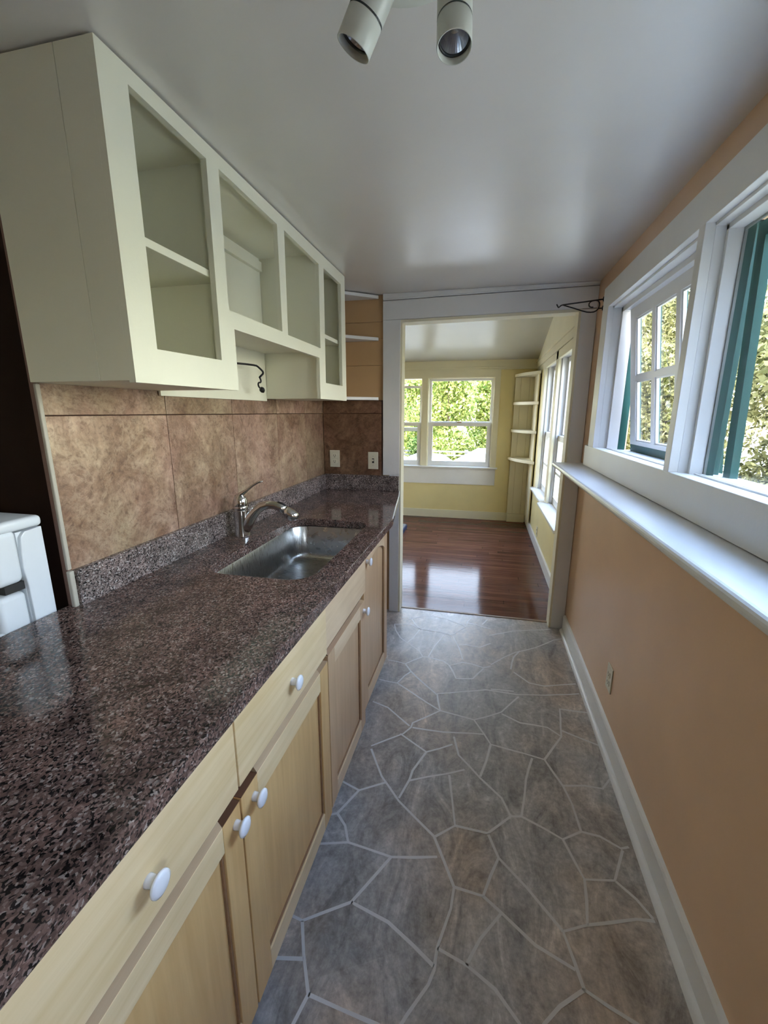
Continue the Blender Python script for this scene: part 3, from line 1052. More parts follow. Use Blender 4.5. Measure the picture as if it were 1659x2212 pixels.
# far room side windows
for i, (y0, y1) in enumerate(((4.08, 4.80), (3.02, 4.00))):
    w = thing('window_%d' % (4 + i), (0.64, (y0 + y1) / 2, 0.6), None, None, kind='structure')
    c = MB()
    c.box(0.578, RX, y1 - 0.02, y1 + 0.085 if i == 0 else y1 + 0.08, 0.60, 1.86, 0.002)
    c.box(0.578, RX, y0 - (0.0 if i == 0 else 0.09), y0 + 0.02, 0.60, 1.86, 0.002)
    c.box(0.576, RX, y0 - 0.09, y1 + 0.085, 1.835, 1.905, 0.002)
    part('casing', c, M['cream'], w)
    j = MB()
    j.box(0.590, 0.70, y1 - 0.012, y1 + 0.004, 0.59, 1.86)
    j.box(0.590, 0.70, y0 - 0.004, y0 + 0.012, 0.59, 1.86)
    j.box(0.612, 0.628, y1 - 0.028, y1 - 0.010, 0.60, 1.85)
    j.box(0.590, 0.70, y0, y1, 1.846, 1.864)
    part('jamb', j, M['white'], w)
    part('stool', MB().box(0.505 if i else 0.530, 0.70, y0 - (0.0 if i else 0.075), y1 + (0.075 if i == 0 else 0.0), 0.585, 0.607, 0.004), M['white'], w)

    def sash_x(xq, ya, yb, z0, z1, st, rt, rb, mid=None):
        q = MB()
        hs = [[(ya + st, z0 + rb), (yb - st, z0 + rb), (yb - st, z1 - rt), (ya + st, z1 - rt)]]
        if mid:
            hs = [[(ya + st, z0 + rb), (yb - st, z0 + rb), (yb - st, mid - .01), (ya + st, mid - .01)], [(ya + st, mid + .01), (yb - st, mid + .01), (yb - st, z1 - rt), (ya + st, z1 - rt)]]
        q.holed([(ya, z0), (yb, z0), (yb, z1), (ya, z1)], hs, xq, xq + 0.030, 'x')
        return q, MB().box(xq + 0.013, xq + 0.016, ya + st - .003, yb - st + .003, z0 + rb - .003, z1 - rt + .003)
    qa, ga = sash_x(0.660, y0 + 0.013, y1 - 0.013, 1.165, 1.845, 0.036, 0.036, 0.05)
    s_ = part('upper_sash', qa, M['white'], w)
    part('glass', ga, M['glass'], s_)
    qb, gb = sash_x(0.629, y0 + 0.013, y1 - 0.013, 0.608, 1.205, 0.040, 0.045, 0.06, 0.885)
    s_ = part('lower_sash', qb, M['white'], w)
    part('glass', gb, M['glass'], s_)

# ------------------------------------------------------------------ corner shelves of the far room
un = thing('corner_shelf_unit', (0.50, 5.58, 0.0), 'white built-in corner shelves with curved fronts beside the far window', 'shelf')
pb = MB()
for xa_, xb_ in ((0.352, 0.418), (0.420, 0.520), (0.522, 0.585)):
    pb.box(xa_, xb_, FY - 0.042, FY - 0.027, 0.11, 1.83, 0.001)
part('back_board', pb, M['cream'], un)
pb = MB()
for ya_, yb_ in ((5.215, 5.38), (5.382, 5.54), (5.542, 5.69)):
    pb.box(0.571, 0.585, ya_, yb_, 0.11, 1.83, 0.001)
part('side_board', pb, M['cream'], un)
part('plinth', MB().box(0.352, 0.571, FY - 0.056, FY - 0.030, 0.0, 0.108, 0.002), M['cream'], un)
for zt, ex in ((1.850, 0.0), (1.520, 0.004), (1.192, 0.010), (0.845, 0.025)):
    P0, P1 = Vector((0.342 - ex, FY - 0.027)), Vector((0.585, 5.19 - ex))
    ctr = Vector((0.585, FY - 0.027))
    arc = []
    for k in range(13):
        t = k / 12
        p = P0.lerp(P1, t)
        out = Vector((-0.9, -0.45)).normalized()
        arc.append(p + out * (0.030 * math.sin(math.pi * t)))
    poly = [(p.x, p.y) for p in arc] + [(0.585, FY - 0.027)]
    part('shelf', MB().prism(poly, zt - 0.034, zt, 'z', bev=0.0015), M['cream'], un)

# ------------------------------------------------------------------ tile backsplash
ti = MB()
TX0, TX1 = -1.0785, -1.0620
ysplit = [0.868, 1.297, 1.700, 2.118, 2.482, 2.800]
zsplit = [0.884, 1.390, 1.475]
g = 0.0028
for ya, yb in zip(ysplit, ysplit[1:]):
    for za, zb in zip(zsplit, zsplit[1:]):
        ti.box(TX0 + 0.003, TX1, ya + g / 2, yb - g / 2, za + g / 2, zb - g / 2, 0.0015)
ti.box(TX0, TX0 + 0.004, 0.870, 2.798, 0.884, 1.475, mi=1)
o = link_mesh('tile_backsplash', ti, [M['tile'], M['tile_gap']])
tag(o, 'mottled pink brown stone tiles on the long wall behind the sink faucet', 'backsplash')
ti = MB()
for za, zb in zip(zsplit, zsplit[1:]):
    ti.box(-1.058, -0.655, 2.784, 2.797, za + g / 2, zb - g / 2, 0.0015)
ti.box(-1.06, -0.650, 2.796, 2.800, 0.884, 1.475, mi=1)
o = link_mesh('tile_backsplash', ti, [M['tile_shade_stain'], M['tile_gap']])
tag(o, 'brown stone tiles, darkened for shade and stain, on the short end wall with the outlet and switch', 'backsplash')
et = MB()
et.box(-1.066, -1.056, 0.856, 0.867, 0.988, 1.466, 0.003, seg=3)
et.box(-1.062, -1.049, 0.852, 0.866, 0.884, 0.986, 0.003, seg=3)
o = link_mesh('tile_edge_strip', et, M['edging'])
tag(o, 'thin white edging strip at the near end of the tiles', 'edging')

# ------------------------------------------------------------------ worktop
ZC, ZB = 0.883, 0.846


def rrect(x0, x1, y0, y1, r, n=8):
    pts = []
    for cx, cy, a0 in ((x1 - r, y1 - r, 0), (x0 + r, y1 - r, 90), (x0 + r, y0 + r, 180), (x1 - r, y0 + r, 270)):
        for k in range(n + 1):
            a = math.radians(a0 + 90 * k / n)
            pts.append((cx + r * math.cos(a), cy + r * math.sin(a)))
    return pts


SX0, SX1, SY0_, SY1_ = -0.893, -0.512, 1.168, 1.930
wt = thing('countertop', (-0.75, 1.4, ZB), 'dark red brown speckled granite worktop holding the sink', 'countertop')
outer = [(-0.417, -0.05), (-0.419, 1.0), (-0.418, 2.02), (-0.500, 2.60), (-0.530, 2.780), (-1.0615, 2.780), (-1.0615, 0.866), (-1.085, 0.866), (-1.085, -0.05)]
ctm = MB()
ctm.holed(outer, [rrect(SX0, SX1, SY0_, SY1_, 0.085, 10)], ZB, ZC, 'z')
slab = part('slab', ctm, M['granite'], wt)
bv_ = slab.modifiers.new('edge', 'BEVEL')
bv_.width = 0.0025
bv_.segments = 2
bv_.limit_method = 'ANGLE'
bv_.angle_limit = math.radians(60)
up = MB()
up.box(-1.0615, -1.043, 0.868, 2.781, ZC, 0.985, 0.0015)
up.box(-1.043, -0.534, 2.762, 2.781, ZC, 0.985, 0.0015)
part('upstand', up, M['granite_splash_lit'], wt, 'granite upstand along the tiled walls')
part('caulk_line', MB().tube([(-0.4175, 2.02, ZC), (-0.499, 2.60, ZC), (-0.529, 2.775, ZC)], 0.0028, 6), M['caulk'], wt, 'thin white caulk line on the clipped corner')

# sink
sk = thing('kitchen_sink', (-0.70, 1.55, 0.655), 'undermounted brushed steel sink set in the granite', 'sink')


def loop3(x0, x1, y0, y1, r, z):
    return [(p[0], p[1], z) for p in rrect(x0, x1, y0, y1, r, 10)]


e = 0.010
loops = [loop3(SX0 - 0.03, SX1 + 0.03, SY0_ - 0.03, SY1_ + 0.03, 0.10, ZB - 0.001),
         loop3(SX0 - e, SX1 + e, SY0_ - e, SY1_ + e, 0.09, ZB - 0.001),
         loop3(SX0 - e + .003, SX1 + e - .003, SY0_ - e + .003, SY1_ + e - .003, 0.088, ZB - 0.005)]
BZ = 0.675
loops.append(loop3(SX0 - e + .008, SX1 + e - .008, SY0_ - e + .008, SY1_ + e - .008, 0.085, BZ + 0.035))
for k in range(1, 7):
    t = k / 6 * math.pi / 2
    ins = 0.008 + 0.035 * (1 - math.cos(t))
    loops.append(loop3(SX0 - e + ins, SX1 + e - ins, SY0_ - e + ins, SY1_ + e - ins, 0.085 - 0.3 * (ins - 0.008), BZ + 0.035 - 0.035 * math.sin(t)))
dc = (-0.70, 1.60)
last = loops[-1]
for rr, zz in ((0.5, BZ - 0.003), (0.0, 0)):
    if rr:
        loops.append([(dc[0] + (p[0] - dc[0]) * rr, dc[1] + (p[1] - dc[1]) * rr, zz) for p in last])
ring = []
for p in last:
    a = math.atan2(p[1] - dc[1], p[0] - dc[0])
    ring.append((dc[0] + 0.044 * math.cos(a), dc[1] + 0.044 * math.sin(a), BZ - 0.005))
loops.append(ring)
part('basin', MB().loft(loops), M['steel'], sk)
part('drain', MB().lathe([(0.046, 0.0), (0.040, 0.002), (0.034, -0.003), (0.030, -0.010), (0.0, -0.010)], (dc[0], dc[1], BZ - 0.004)), M['chrome'], sk)

# faucet
fa = thing('kitchen_faucet', (-0.982, 1.580, ZC), 'chrome single lever kitchen faucet standing behind the sink', 'faucet')
FX, FYY = -0.982, 1.580
fb = MB()
fb.lathe([(0.0, 0.0), (0.033, 0.0), (0.0325, 0.004), (0.0312, 0.02), (0.030, 0.06), (0.0296, 0.112)], (FX, FYY, ZC))
part('body', fb, M['chrome'], fa)
part('collar', MB().lathe([(0.0296, 0.1125), (0.0275, 0.114), (0.030, 0.116), (0.0302, 0.132), (0.0275, 0.134), (0.0, 0.134)], (FX, FYY, ZC)), M['chrome'], fa)
fc = MB()
fc.lathe([(0.0285, 0.1345), (0.0295, 0.140), (0.0285, 0.155), (0.024, 0.168), (0.016, 0.178), (0.0, 0.182)], (FX, FYY, ZC))
part('cap', fc, M['chrome'], fa)
hd = MB()
hd.tube([(FX - 0.012, FYY - 0.004, ZC + 0.166), (FX + 0.004, FYY, ZC + 0.180), (FX + 0.030, FYY + 0.006, ZC + 0.198), (FX + 0.055, FYY + 0.012, ZC + 0.218), (FX + 0.078, FYY + 0.016, ZC + 0.232), (FX + 0.094, FYY + 0.020, ZC + 0.236), (FX + 0.100, FYY + 0.021, ZC + 0.236)],
        [0.013, 0.012, 0.009, 0.0085, 0.0095, 0.008, 0.003], 12, flat=[1, .9, .7, .6, .55, .5, .5])
part('lever', hd, M['chrome'], fa)
sp_ = MB()
ux, uy = 0.985, 0.17
pth = [(0.010, 0.030), (0.024, 0.055), (0.042, 0.085), (0.064, 0.112), (0.090, 0.130), (0.118, 0.138), (0.146, 0.136), (0.172, 0.126), (0.190, 0.114)]
sp_.tube([(FX + s * ux, FYY + s * uy, ZC + h) for s, h in pth], [0.026, 0.0255, 0.0235, 0.021, 0.0185, 0.0175, 0.0172, 0.0175, 0.0185], 16)
part('spout', sp_, M['chrome'], fa)
sh = MB()
pth = [(0.188, 0.116), (0.202, 0.106), (0.216, 0.095), (0.228, 0.085), (0.232, 0.078)]
sh.tube([(FX + s * ux, FYY + s * uy, ZC + h) for s, h in pth], [0.019, 0.0235, 0.0255, 0.0235, 0.018], 16)
sh = part('spray_head', sh, M['chrome'], fa)
bt = MB()
bt.tube([(FX + s * ux, FYY + s * uy, ZC + h) for s, h in ((0.160, 0.1495), (0.176, 0.144), (0.194, 0.135))], [0.004, 0.0055, 0.004], 8)
part('button', bt, M['black_plastic'], sh, 'black spray button')

# ------------------------------------------------------------------ base cabinets


def knob_mb(x, y, z, r=0.0185):
    k = MB()
    k.lathe([(0.0, -0.002), (0.0098, -0.002), (0.0092, 0.004), (0.0086, 0.010), (0.0098, 0.014), (r * 0.86, 0.0165), (r, 0.0195), (r * 0.97, 0.0225), (r * 0.7, 0.0250), (0.0, 0.0262)], (x, y, z), (1, 0, 0), 24)
    return k


def shaker(name, fx, y0, y1, z0, z1, st, mats, parent, rt=None, arch=False, bevel_top=False):
    mh, mv = mats
    rt = rt or st
    T = 0.019
    pn = MB()
    pn.box(fx - T + 0.001, fx - 0.010, y0 + st - 0.004, y1 - st + 0.004, z0 + st - 0.004, z1 - rt + 0.004)
    d = part(name, pn, mv, parent)
    part('stile', MB().box(fx - T, fx, y0, y0 + st, z0, z1, 0.0015), mv, d)
    part('stile', MB().box(fx - T, fx, y1 - st, y1, z0, z1, 0.0015), mv, d)
    part('rail', MB().box(fx - T, fx, y0 + st, y1 - st, z0, z0 + st, 0.0015), mh, d)
    rl = MB()
    ya, yb = y0 + st, y1 - st
    w = 0.005
    bead = [(ya, z0 + st), (yb, z0 + st), (yb, z1 - rt), (ya, z1 - rt)]
    inner = [(ya + w, z0 + st + w), (yb - w, z0 + st + w), (yb - w, z1 - rt - 0.001), (ya + w, z1 - rt - 0.001)]
    if arch:
        n = 14
        top = [(ya + (yb - ya) * k / n, z1 - rt - 0.045 + 0.045 * math.sin(math.pi * k / n) ** 0.7) for k in range(n + 1)]
        rl.prism([(ya, z1)] + top + [(yb, z1)], fx - T, fx, 'x')
        bead = [(ya, z0 + st), (yb, z0 + st)] + [(p[0], p[1] + 0.002) for p in reversed(top)]
        inner = [(ya + w, z0 + st + w), (yb - w, z0 + st + w)] + [(min(max(p[0], ya + w), yb - w), p[1] - w) for p in reversed(top)]
    else:
        rl.box(fx - T, fx, ya, yb, z1 - rt, z1, 0.0015)
    part('rail', rl, mh, d)
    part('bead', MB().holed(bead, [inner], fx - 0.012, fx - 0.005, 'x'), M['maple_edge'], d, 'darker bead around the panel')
    return d


def carcass(y0, y1, fx, mat, parent, z0=0.085):
    c = MB()
    for ya in (y0, y1 - 0.016):
        zt = 0.64 if 1.12 < ya < 2.0 else ZB - 0.002
        c.box(-1.04, fx - 0.040, ya, ya + 0.016, z0, zt)
    c.box(-1.04, fx - 0.021, y0, y1, z0, z0 + 0.016)
    c.box(-1.04, -1.03, y0, y1, z0, ZB - 0.002)
    f = MB()
    # face frame set back behind the doors
    f.holed([(y0, z0), (y1, z0), (y1, ZB - 0.002), (y0, ZB - 0.002)], [[(y0 + 0.03, z0 + 0.03), (y1 - 0.03, z0 + 0.03), (y1 - 0.03, 0.64), (y0 + 0.03, 0.64)]], fx - 0.038, fx - 0.0205, 'x')
    part('carcass', c, mat, parent)
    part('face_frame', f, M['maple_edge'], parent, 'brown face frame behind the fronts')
    part('toe_kick', MB().box(fx - 0.095, fx - 0.08, y0, y1, 0.0, z0), M['toe'], parent)


YM = (M['maple_h'], M['maple_v'])
PM = (M['pale_h'], M['pale_v'])


def drawer_front(fx, y0, y1, z0, z1, mat, parent):
    q = MB().box(fx - 0.019, fx, y0, y1, z0, z1, 0.0015)
    d = part('drawer', q, mat, parent)
    return d


FX1 = -0.429
b1 = thing('base_cabinet', (-0.73, 0.36, 0), 'maple base cabinet nearest the stove, knob by the upper right door corner', 'cabinet', 'base cabinets under the worktop')
carcass(0.10, 0.610, FX1, M['maple_v'], b1)
d = drawer_front(FX1, 0.102, 0.6075, 0.683, 0.836, M['maple_h'], b1)
part('knob', knob_mb(FX1, 0.383, 0.755), M['porcelain'], d, 'round white porcelain knob')
d = shaker('door', FX1, 0.102, 0.6075, 0.088, 0.656, 0.058, YM, b1)
part('finger_lip', MB().prism([(FX1 - 0.019, 0.6565), (FX1 - 0.0005, 0.6565), (FX1 - 0.016, 0.6805), (FX1 - 0.019, 0.6805)], 0.103, 0.549, 'y'), M['lip'], d, 'brown sloping finger grip along the door top')
part('end_grain', MB().box(FX1 - 0.019, FX1 - 0.0005, 0.5495, 0.607, 0.6558, 0.6572), M['end_grain'], d, 'dark brown end grain on top of the stile')
part('knob', knob_mb(FX1, 0.588, 0.620), M['porcelain'], d, 'round white porcelain knob')

b2 = thing('base_cabinet', (-0.73, 0.86, 0), 'maple base cabinet second from the stove, knob by the upper left door corner', 'cabinet', 'base cabinets under the worktop')
carcass(0.612, 1.106, FX1, M['maple_v'], b2)
d = drawer_front(FX1, 0.6125, 1.100, 0.683, 0.836, M['maple_h'], b2)
part('knob', knob_mb(FX1, 0.858, 0.752), M['porcelain'], d, 'round white porcelain knob')
d = shaker('door', FX1, 0.6125, 1.102, 0.088, 0.656, 0.062, YM, b2)
part('finger_lip', MB().prism([(FX1 - 0.019, 0.6565), (FX1 - 0.0005, 0.6565), (FX1 - 0.016, 0.6805), (FX1 - 0.019, 0.6805)], 0.676, 1.036, 'y'), M['lip'], d, 'brown sloping finger grip along the door top')
part('end_grain', MB().box(FX1 - 0.019, FX1 - 0.0005, 0.613, 0.6755, 0.6558, 0.6572), M['end_grain'], d, 'dark brown end grain on top of the stile')
part('end_grain', MB().box(FX1 - 0.019, FX1 - 0.0005, 1.037, 1.1015, 0.6558, 0.6572), M['lip'], d)
part('knob', knob_mb(FX1, 0.656, 0.617), M['porcelain'], d, 'round white porcelain knob')

FX2 = -0.437
b3 = thing('base_cabinet', (-0.73, 1.35, 0), 'pale maple sink cabinet with a blank drawer front and a framed door below', 'cabinet', 'base cabinets under the worktop')
carcass(1.107, 1.583, FX2 - 0.004, M['pale_v'], b3)
drawer_front(FX2, 1.110, 1.570, 0.686, 0.838, M['pale_h'], b3)
d = shaker('door', FX2 + 0.004, 1.118, 1.540, 0.088, 0.662, 0.058, PM, b3)
bv = MB()
bv.prism([(FX2 - 0.013, 0.663), (FX2 + 0.004, 0.663), (FX2 - 0.006, 0.674), (FX2 - 0.013, 0.674)], 1.120, 1.500, 'y')
part('finger_lip', bv, M['maple_edge'], d, 'brown routed lip along the door top')
part('knob', knob_mb(FX2 + 0.004, 1.522, 0.622, 0.0175), M['porcelain'], d, 'round white porcelain knob')

FX3 = -0.452
b4 = thing('base_cabinet', (-0.74, 1.82, 0), 'pale maple cabinet with one tall arch panelled door beside the doorway', 'cabinet', 'base cabinets under the worktop')
carcass(1.585, 2.050, FX3, M['pale_v'], b4)
d = shaker('door', FX3, 1.600, 2.046, 0.098, 0.838, 0.060, PM, b4, rt=0.052, arch=True)
part('knob', knob_mb(FX3, 1.642, 0.788, 0.0175), M['porcelain'], d, 'round white porcelain knob')

# ------------------------------------------------------------------ upper cabinet
UX, UY0, UY1, UZ0, UZ1 = -0.762, 0.846, 2.380, 1.467, 2.100
uc = thing('wall_cabinet', (-0.91, 1.6, UZ0), 'white open fronted wall cabinet with four bays above the sink', 'cabinet')
ff = MB()
frame_outer = [(UY0, 1.464), (1.267, 1.466), (1.267, 1.647), (1.979, 1.646), (1.977, 1.461), (UY1, 1.461), (UY1, UZ1), (UY0, UZ1)]
hl = [[(0.924, 1.544), (1.186, 1.548), (1.188, 2.060), (0.925, 2.066)],
      [(1.244, 1.697), (1.601, 1.696), (1.599, 2.056), (1.245, 2.063)],
      [(1.650, 1.692), (1.996, 1.690), (2.004, 2.048), (1.656, 2.058)],
      [(2.055, 1.538), (2.312, 1.538), (2.315, 2.046), (2.066, 2.049)]]
ff.holed(frame_outer, hl, UX - 0.017, UX, 'x')
part('face_frame', ff, M['white_cab'], uc)
sd = MB()
XB = -1.0585
sd.box(XB, -0.8575, UY0, UY0 + 0.018, 1.468, UZ1, 0.0008)
sd.box(-0.8560, UX - 0.017, UY0, UY0 + 0.018, 1.468, UZ1, 0.0008)
part('end_panel', sd, M['white_cab'], uc)
bx = MB()
XF = UX - 0.017
bx.box(XB, XF, 1.250, 1.267, 1.468, UZ1 - 0.002)
bx.box(XB, XF, 2.001, 2.018, 1.463, UZ1 - 0.002)
bx.box(XB, XF, 2.362, 2.380, 1.463, UZ1)
bx.box(XB, XF, 0.864, 2.362, 2.086, 2.099)
bx.box(XB, XF, 0.864, 1.250, 1.468, 1.484)
bx.box(XB, XF, 2.018, 2.362, 1.463, 1.480)
bx.box(XB, XF, 1.268, 2.000, 1.674, 1.690)
part('carcass', bx, M['white_cab'], uc)
bk = MB()
bk.box(XB, XB + 0.008, 0.864, 1.250, 1.484, 2.086)
bk.box(XB, XB + 0.008, 1.267, 1.997, 1.452, 2.086)
bk.box(XB, XB + 0.008, 2.018, 2.362, 1.480, 2.086)
part('back_panel', bk, M['white_cab'], uc)
part('cleat', MB().box(XB + 0.009, XB + 0.028, 1.268, 1.982, 2.026, 2.066, 0.001), M['white_cab'], uc, 'white batten along the back of the second and third bays')
part('shelf', MB().box(XB + 0.008, XF - 0.006, 0.864, 1.250, 1.7735, 1.793, 0.001), M['white_cab'], uc)
part('shelf', MB().box(XB + 0.008, XF - 0.006, 2.018, 2.362, 1.754, 1.773, 0.001), M['white_cab'], uc)

# black iron towel holder under the cabinet
th = thing('paper_towel_holder', (-0.98, 1.50, 1.60), 'black iron paper towel arm with a curled end under the white wall cabinet', 'towel holder')
pth = [(1.268, 1.570), (1.50, 1.583), (1.70, 1.594), (1.758, 1.596), (1.785, 1.596), (1.800, 1.592), (1.822, 1.584), (1.838, 1.577), (1.841, 1.572), (1.838, 1.566), (1.822, 1.558), (1.806, 1.549)]
part('arm', MB().tube([(-0.98, y, z) for y, z in pth], 0.0042, 10).lathe([(0, 0), (0.014, 0), (0.014, 0.004), (0, 0.006)], (-0.98, 1.2675, 1.570), (0, 1, 0)), M['iron'], th)
pth = [(1.806, 1.549), (1.812, 1.543), (1.816, 1.537), (1.815, 1.530), (1.809, 1.527), (1.800, 1.527), (1.793, 1.524), (1.790, 1.518), (1.792, 1.511), (1.800, 1.505), (1.810, 1.502)]
part('curl', MB().tube([(-0.98, y, z) for y, z in pth], 0.0036, 10), M['iron'], th)
part('finial', MB().lathe([(0.0, -0.013), (0.007, -0.011), (0.0115, -0.004), (0.0118, 0.003), (0.009, 0.010), (0.0045, 0.014), (0.003, 0.017), (0.0, 0.019)], (-0.98, 1.822, 1.497), (0, 0.75, -0.66), 20), M['iron'], th)

# three triangular corner shelves beside the cabinet
for zt, lb in ((2.100, 'white corner shelf tight under the ceiling beside the wall cabinet'), (1.857, 'middle white corner shelf on the peach boards by the doorway'), (1.494, 'lowest white corner shelf, just above the brown tiles by the doorway')):
    poly = [(-1.076, 2.796), (-1.076, 2.43), (-0.995, 2.49), (-0.845, 2.645), (-0.690, 2.772), (-0.676, 2.786), (-0.676, 2.796)]
    o = link_mesh('corner_shelf', MB().prism(poly, zt - 0.019, zt, 'z', bev=0.002), M['white'])
    tag(o, lb, 'shelf', 'corner shelves beside the wall cabinet')

# ------------------------------------------------------------------ outlets and switch


def outlet(root, axis, c, w, h, dark_slots=True):
    """axis 'y': plate faces -Y; axis 'x': plate faces -X"""
    cx, cy, cz = c
    th_ = 0.005
    pl, fc, sl_ = MB(), MB(), MB()

    def bx_(mb, u0, u1, z0, z1, d0, d1, bev=0.0):
        if axis == 'y':
            mb.box(cx + u0, cx + u1, cy - d1, cy - d0, cz + z0, cz + z1, bev)
        else:
            mb.box(cx - d1, cx - d0, cy + u0, cy + u1, cz + z0, cz + z1, bev)
    bx_(pl, -w / 2, w / 2, -h / 2, h / 2, 0, th_, 0.002)
    part('cover_plate', pl, M['ivory'], root)
    for s in (1, -1):
        f = MB()
        bx_(f, -0.0165, 0.0165, s * 0.0195 - 0.0135, s * 0.0195 + 0.0135, th_ - 0.001, th_ + 0.0025, 0.003)
        fo = part('socket', f, M['ivory'], root)
        q = MB()
        bx_(q, -0.0075, -0.0050, s * 0.0195 - 0.002, s * 0.0195 + 0.008, th_ + 0.002, th_ + 0.0030)
        bx_(q, 0.0050, 0.0075, s * 0.0195 - 0.002, s * 0.0195 + 0.008, th_ + 0.002, th_ + 0.0030)
        bx_(q, -0.0025, 0.0025, s * 0.0195 - 0.010, s * 0.0195 - 0.005, th_ + 0.002, th_ + 0.0030)
        part('slot', q, M['ivory_dark'], fo)


r_ = thing('wall_outlet', (-0.982, 2.784, 1.033), 'ivory double outlet on the brown tile in the counter corner', 'outlet')
outlet(r_, 'y', (-0.982, 2.784, 1.090), 0.070, 0.114)
r_ = thing('light_switch', (-0.712, 2.784, 1.026), 'ivory light switch on the brown tile next to the doorway casing', 'switch')
pl = MB().box(-0.747, -0.677, 2.779, 2.784, 1.026, 1.140, 0.002)
part('cover_plate', pl, M['ivory'], r_)
part('toggle', MB().box(-0.717, -0.707, 2.766, 2.780, 1.080, 1.092, 0.002), M['ivory'], r_)
part('slot', MB().box(-0.719, -0.705, 2.7785, 2.7795, 1.066, 1.098).box(-0.7135, -0.7105, 2.7780, 2.7795, 1.052, 1.055).box(-0.7135, -0.7105, 2.7780, 2.7795, 1.111, 1.114), M['ivory_dark'], r_)
r_ = thing('wall_outlet', (0.586, 1.80, 0.228), 'ivory double outlet low on the tan wall under the ledge', 'outlet')
outlet(r_, 'x', (0.586, 1.803, 0.287), 0.070, 0.114)
r_ = thing('wall_outlet', (0.600, 4.555, 0.13), 'small outlet low on the yellow wall under the far side windows', 'outlet')
outlet(r_, 'x', (0.600, 4.555, 0.185), 0.070, 0.112)

# ------------------------------------------------------------------ wrought iron hook bracket
bk_ = thing('plant_hook', (0.58, 2.60, 1.95), 'black wrought iron hanging plant bracket with a scroll by the window casing', 'bracket')
Yb = 2.60
pl = MB()
pl.tube([(0.582, Yb, 1.893), (0.581, Yb, 1.90), (0.580, Yb, 1.94), (0.581, Yb, 1.985), (0.582, Yb, 2.004), (0.582, Yb, 2.008)], [0.003, 0.0065, 0.0075, 0.0075, 0.006, 0.002], 10, flat=[1, 1, 1, 1, 1, 1])
pl.box(0.568, 0.580, Yb - 0.007, Yb + 0.007, 1.962, 1.983, 0.002)
pl.box(0.568, 0.580, Yb - 0.007, Yb + 0.007, 1.918, 1.940, 0.002)
part('back_plate', pl, M['iron'], bk_)
part('arm', MB().tube([(0.576, Yb, 1.972), (0.48, Yb, 1.963), (0.39, Yb, 1.955), (0.372, Yb, 1.953), (0.364, Yb, 1.950), (0.3555, Yb, 1.942), (0.352, Yb, 1.943), (0.346, Yb, 1.953), (0.343, Yb, 1.958)], 0.0034, 10), M['iron'], bk_)
sc_ = [(0.374, 1.953), (0.389, 1.948), (0.43, 1.9345), (0.470, 1.9205), (0.495, 1.913), (0.515, 1.911), (0.530, 1.912), (0.541, 1.917), (0.550, 1.927), (0.554, 1.938), (0.5545, 1.949), (0.551, 1.959), (0.543, 1.966), (0.532, 1.968), (0.518, 1.966), (0.508, 1.961), (0.503, 1.953), (0.503, 1.944), (0.508, 1.938), (0.516, 1.935), (0.525, 1.9355)]
part('scroll', MB().tube([(x, Yb, z) for x, z in sc_], 0.0031, 10), M['iron'], bk_)
part('brace', MB().tube([(0.550, Yb, 1.928), (0.572, Yb, 1.929)], 0.0031, 8), M['iron'], bk_)

# ------------------------------------------------------------------ ceiling spot light
sl_ = thing('ceiling_spotlight', (-0.15, 0.78, Z_CEIL), 'cream metal ceiling light with two tilted spot heads', 'light fixture')
part('canopy', MB().lathe([(0.0, -0.024), (0.10, -0.024), (0.122, -0.022), (0.128, -0.016), (0.128, 0.0)], (-0.15, 0.785, Z_CEIL - 0.001), seg=48), M['white_metal'], sl_)
for (cx, cy, cz), ax in (((-0.224, 0.763, 1.938), (-0.506, 0.034, -0.862)), ((-0.075, 0.809, 1.948), (0.041, -0.233, -0.972))):
    a = Vector(ax).normalized()
    c = Vector((cx, cy, cz))
    R = 0.0272
    Lh = 0.108
    o0 = c - a * Lh
    h = MB()
    h.lathe([(0.0, 0.0), (R * 0.70, 0.0), (R * 0.93, 0.004), (R, 0.012), (R, 0.0655), (R * 0.972, 0.0665), (R * 0.972, 0.0685), (R, 0.0695), (R, Lh - 0.001), (R * 0.985, Lh), (R * 0.93, Lh - 0.0005), (R * 0.92, Lh - 0.012), (R * 0.90, Lh - 0.03)], o0, a, 40)
    hd = part('spot_head', h, M['white_metal'], sl_)
    part('bulb_ring', MB().lathe([(R * 0.92, Lh - 0.011), (R * 0.80, Lh - 0.009), (R * 0.78, Lh - 0.013), (R * 0.92, Lh - 0.016)], o0, a, 40), M['dark_ring'], hd)
    rf = MB()
    n = 40
    prof = [(R * 0.79, Lh - 0.0125), (R * 0.62, Lh - 0.024), (R * 0.40, Lh - 0.034), (R * 0.15, Lh - 0.040), (0.0, Lh - 0.040)]
    rf.lathe(prof, o0, a, 36, smooth=False)
    part('bulb', rf, plain('faceted reflector', (0.62, 0.64, 0.68), 0.22, 0.9), hd, 'faceted reflector bulb')
    part('seam', MB().lathe([(R * 1.002, 0.0662), (R * 1.004, 0.0675), (R * 1.002, 0.0688)], o0, a, 40), M['dark_ring'], hd, 'dark joint ring')
    top = o0 + a * 0.03
    st = MB()
    cz_ = Vector((top.x * 0.6 + -0.15 * 0.4, top.y - 0.03, Z_CEIL - 0.022))
    st.tube([o0 + a * 0.02, o0 - a * 0.012 + Vector((0, -0.006, 0.004)), cz_], [0.009, 0.008, 0.008], 12)
    part('arm', st, M['white_metal'], sl_)

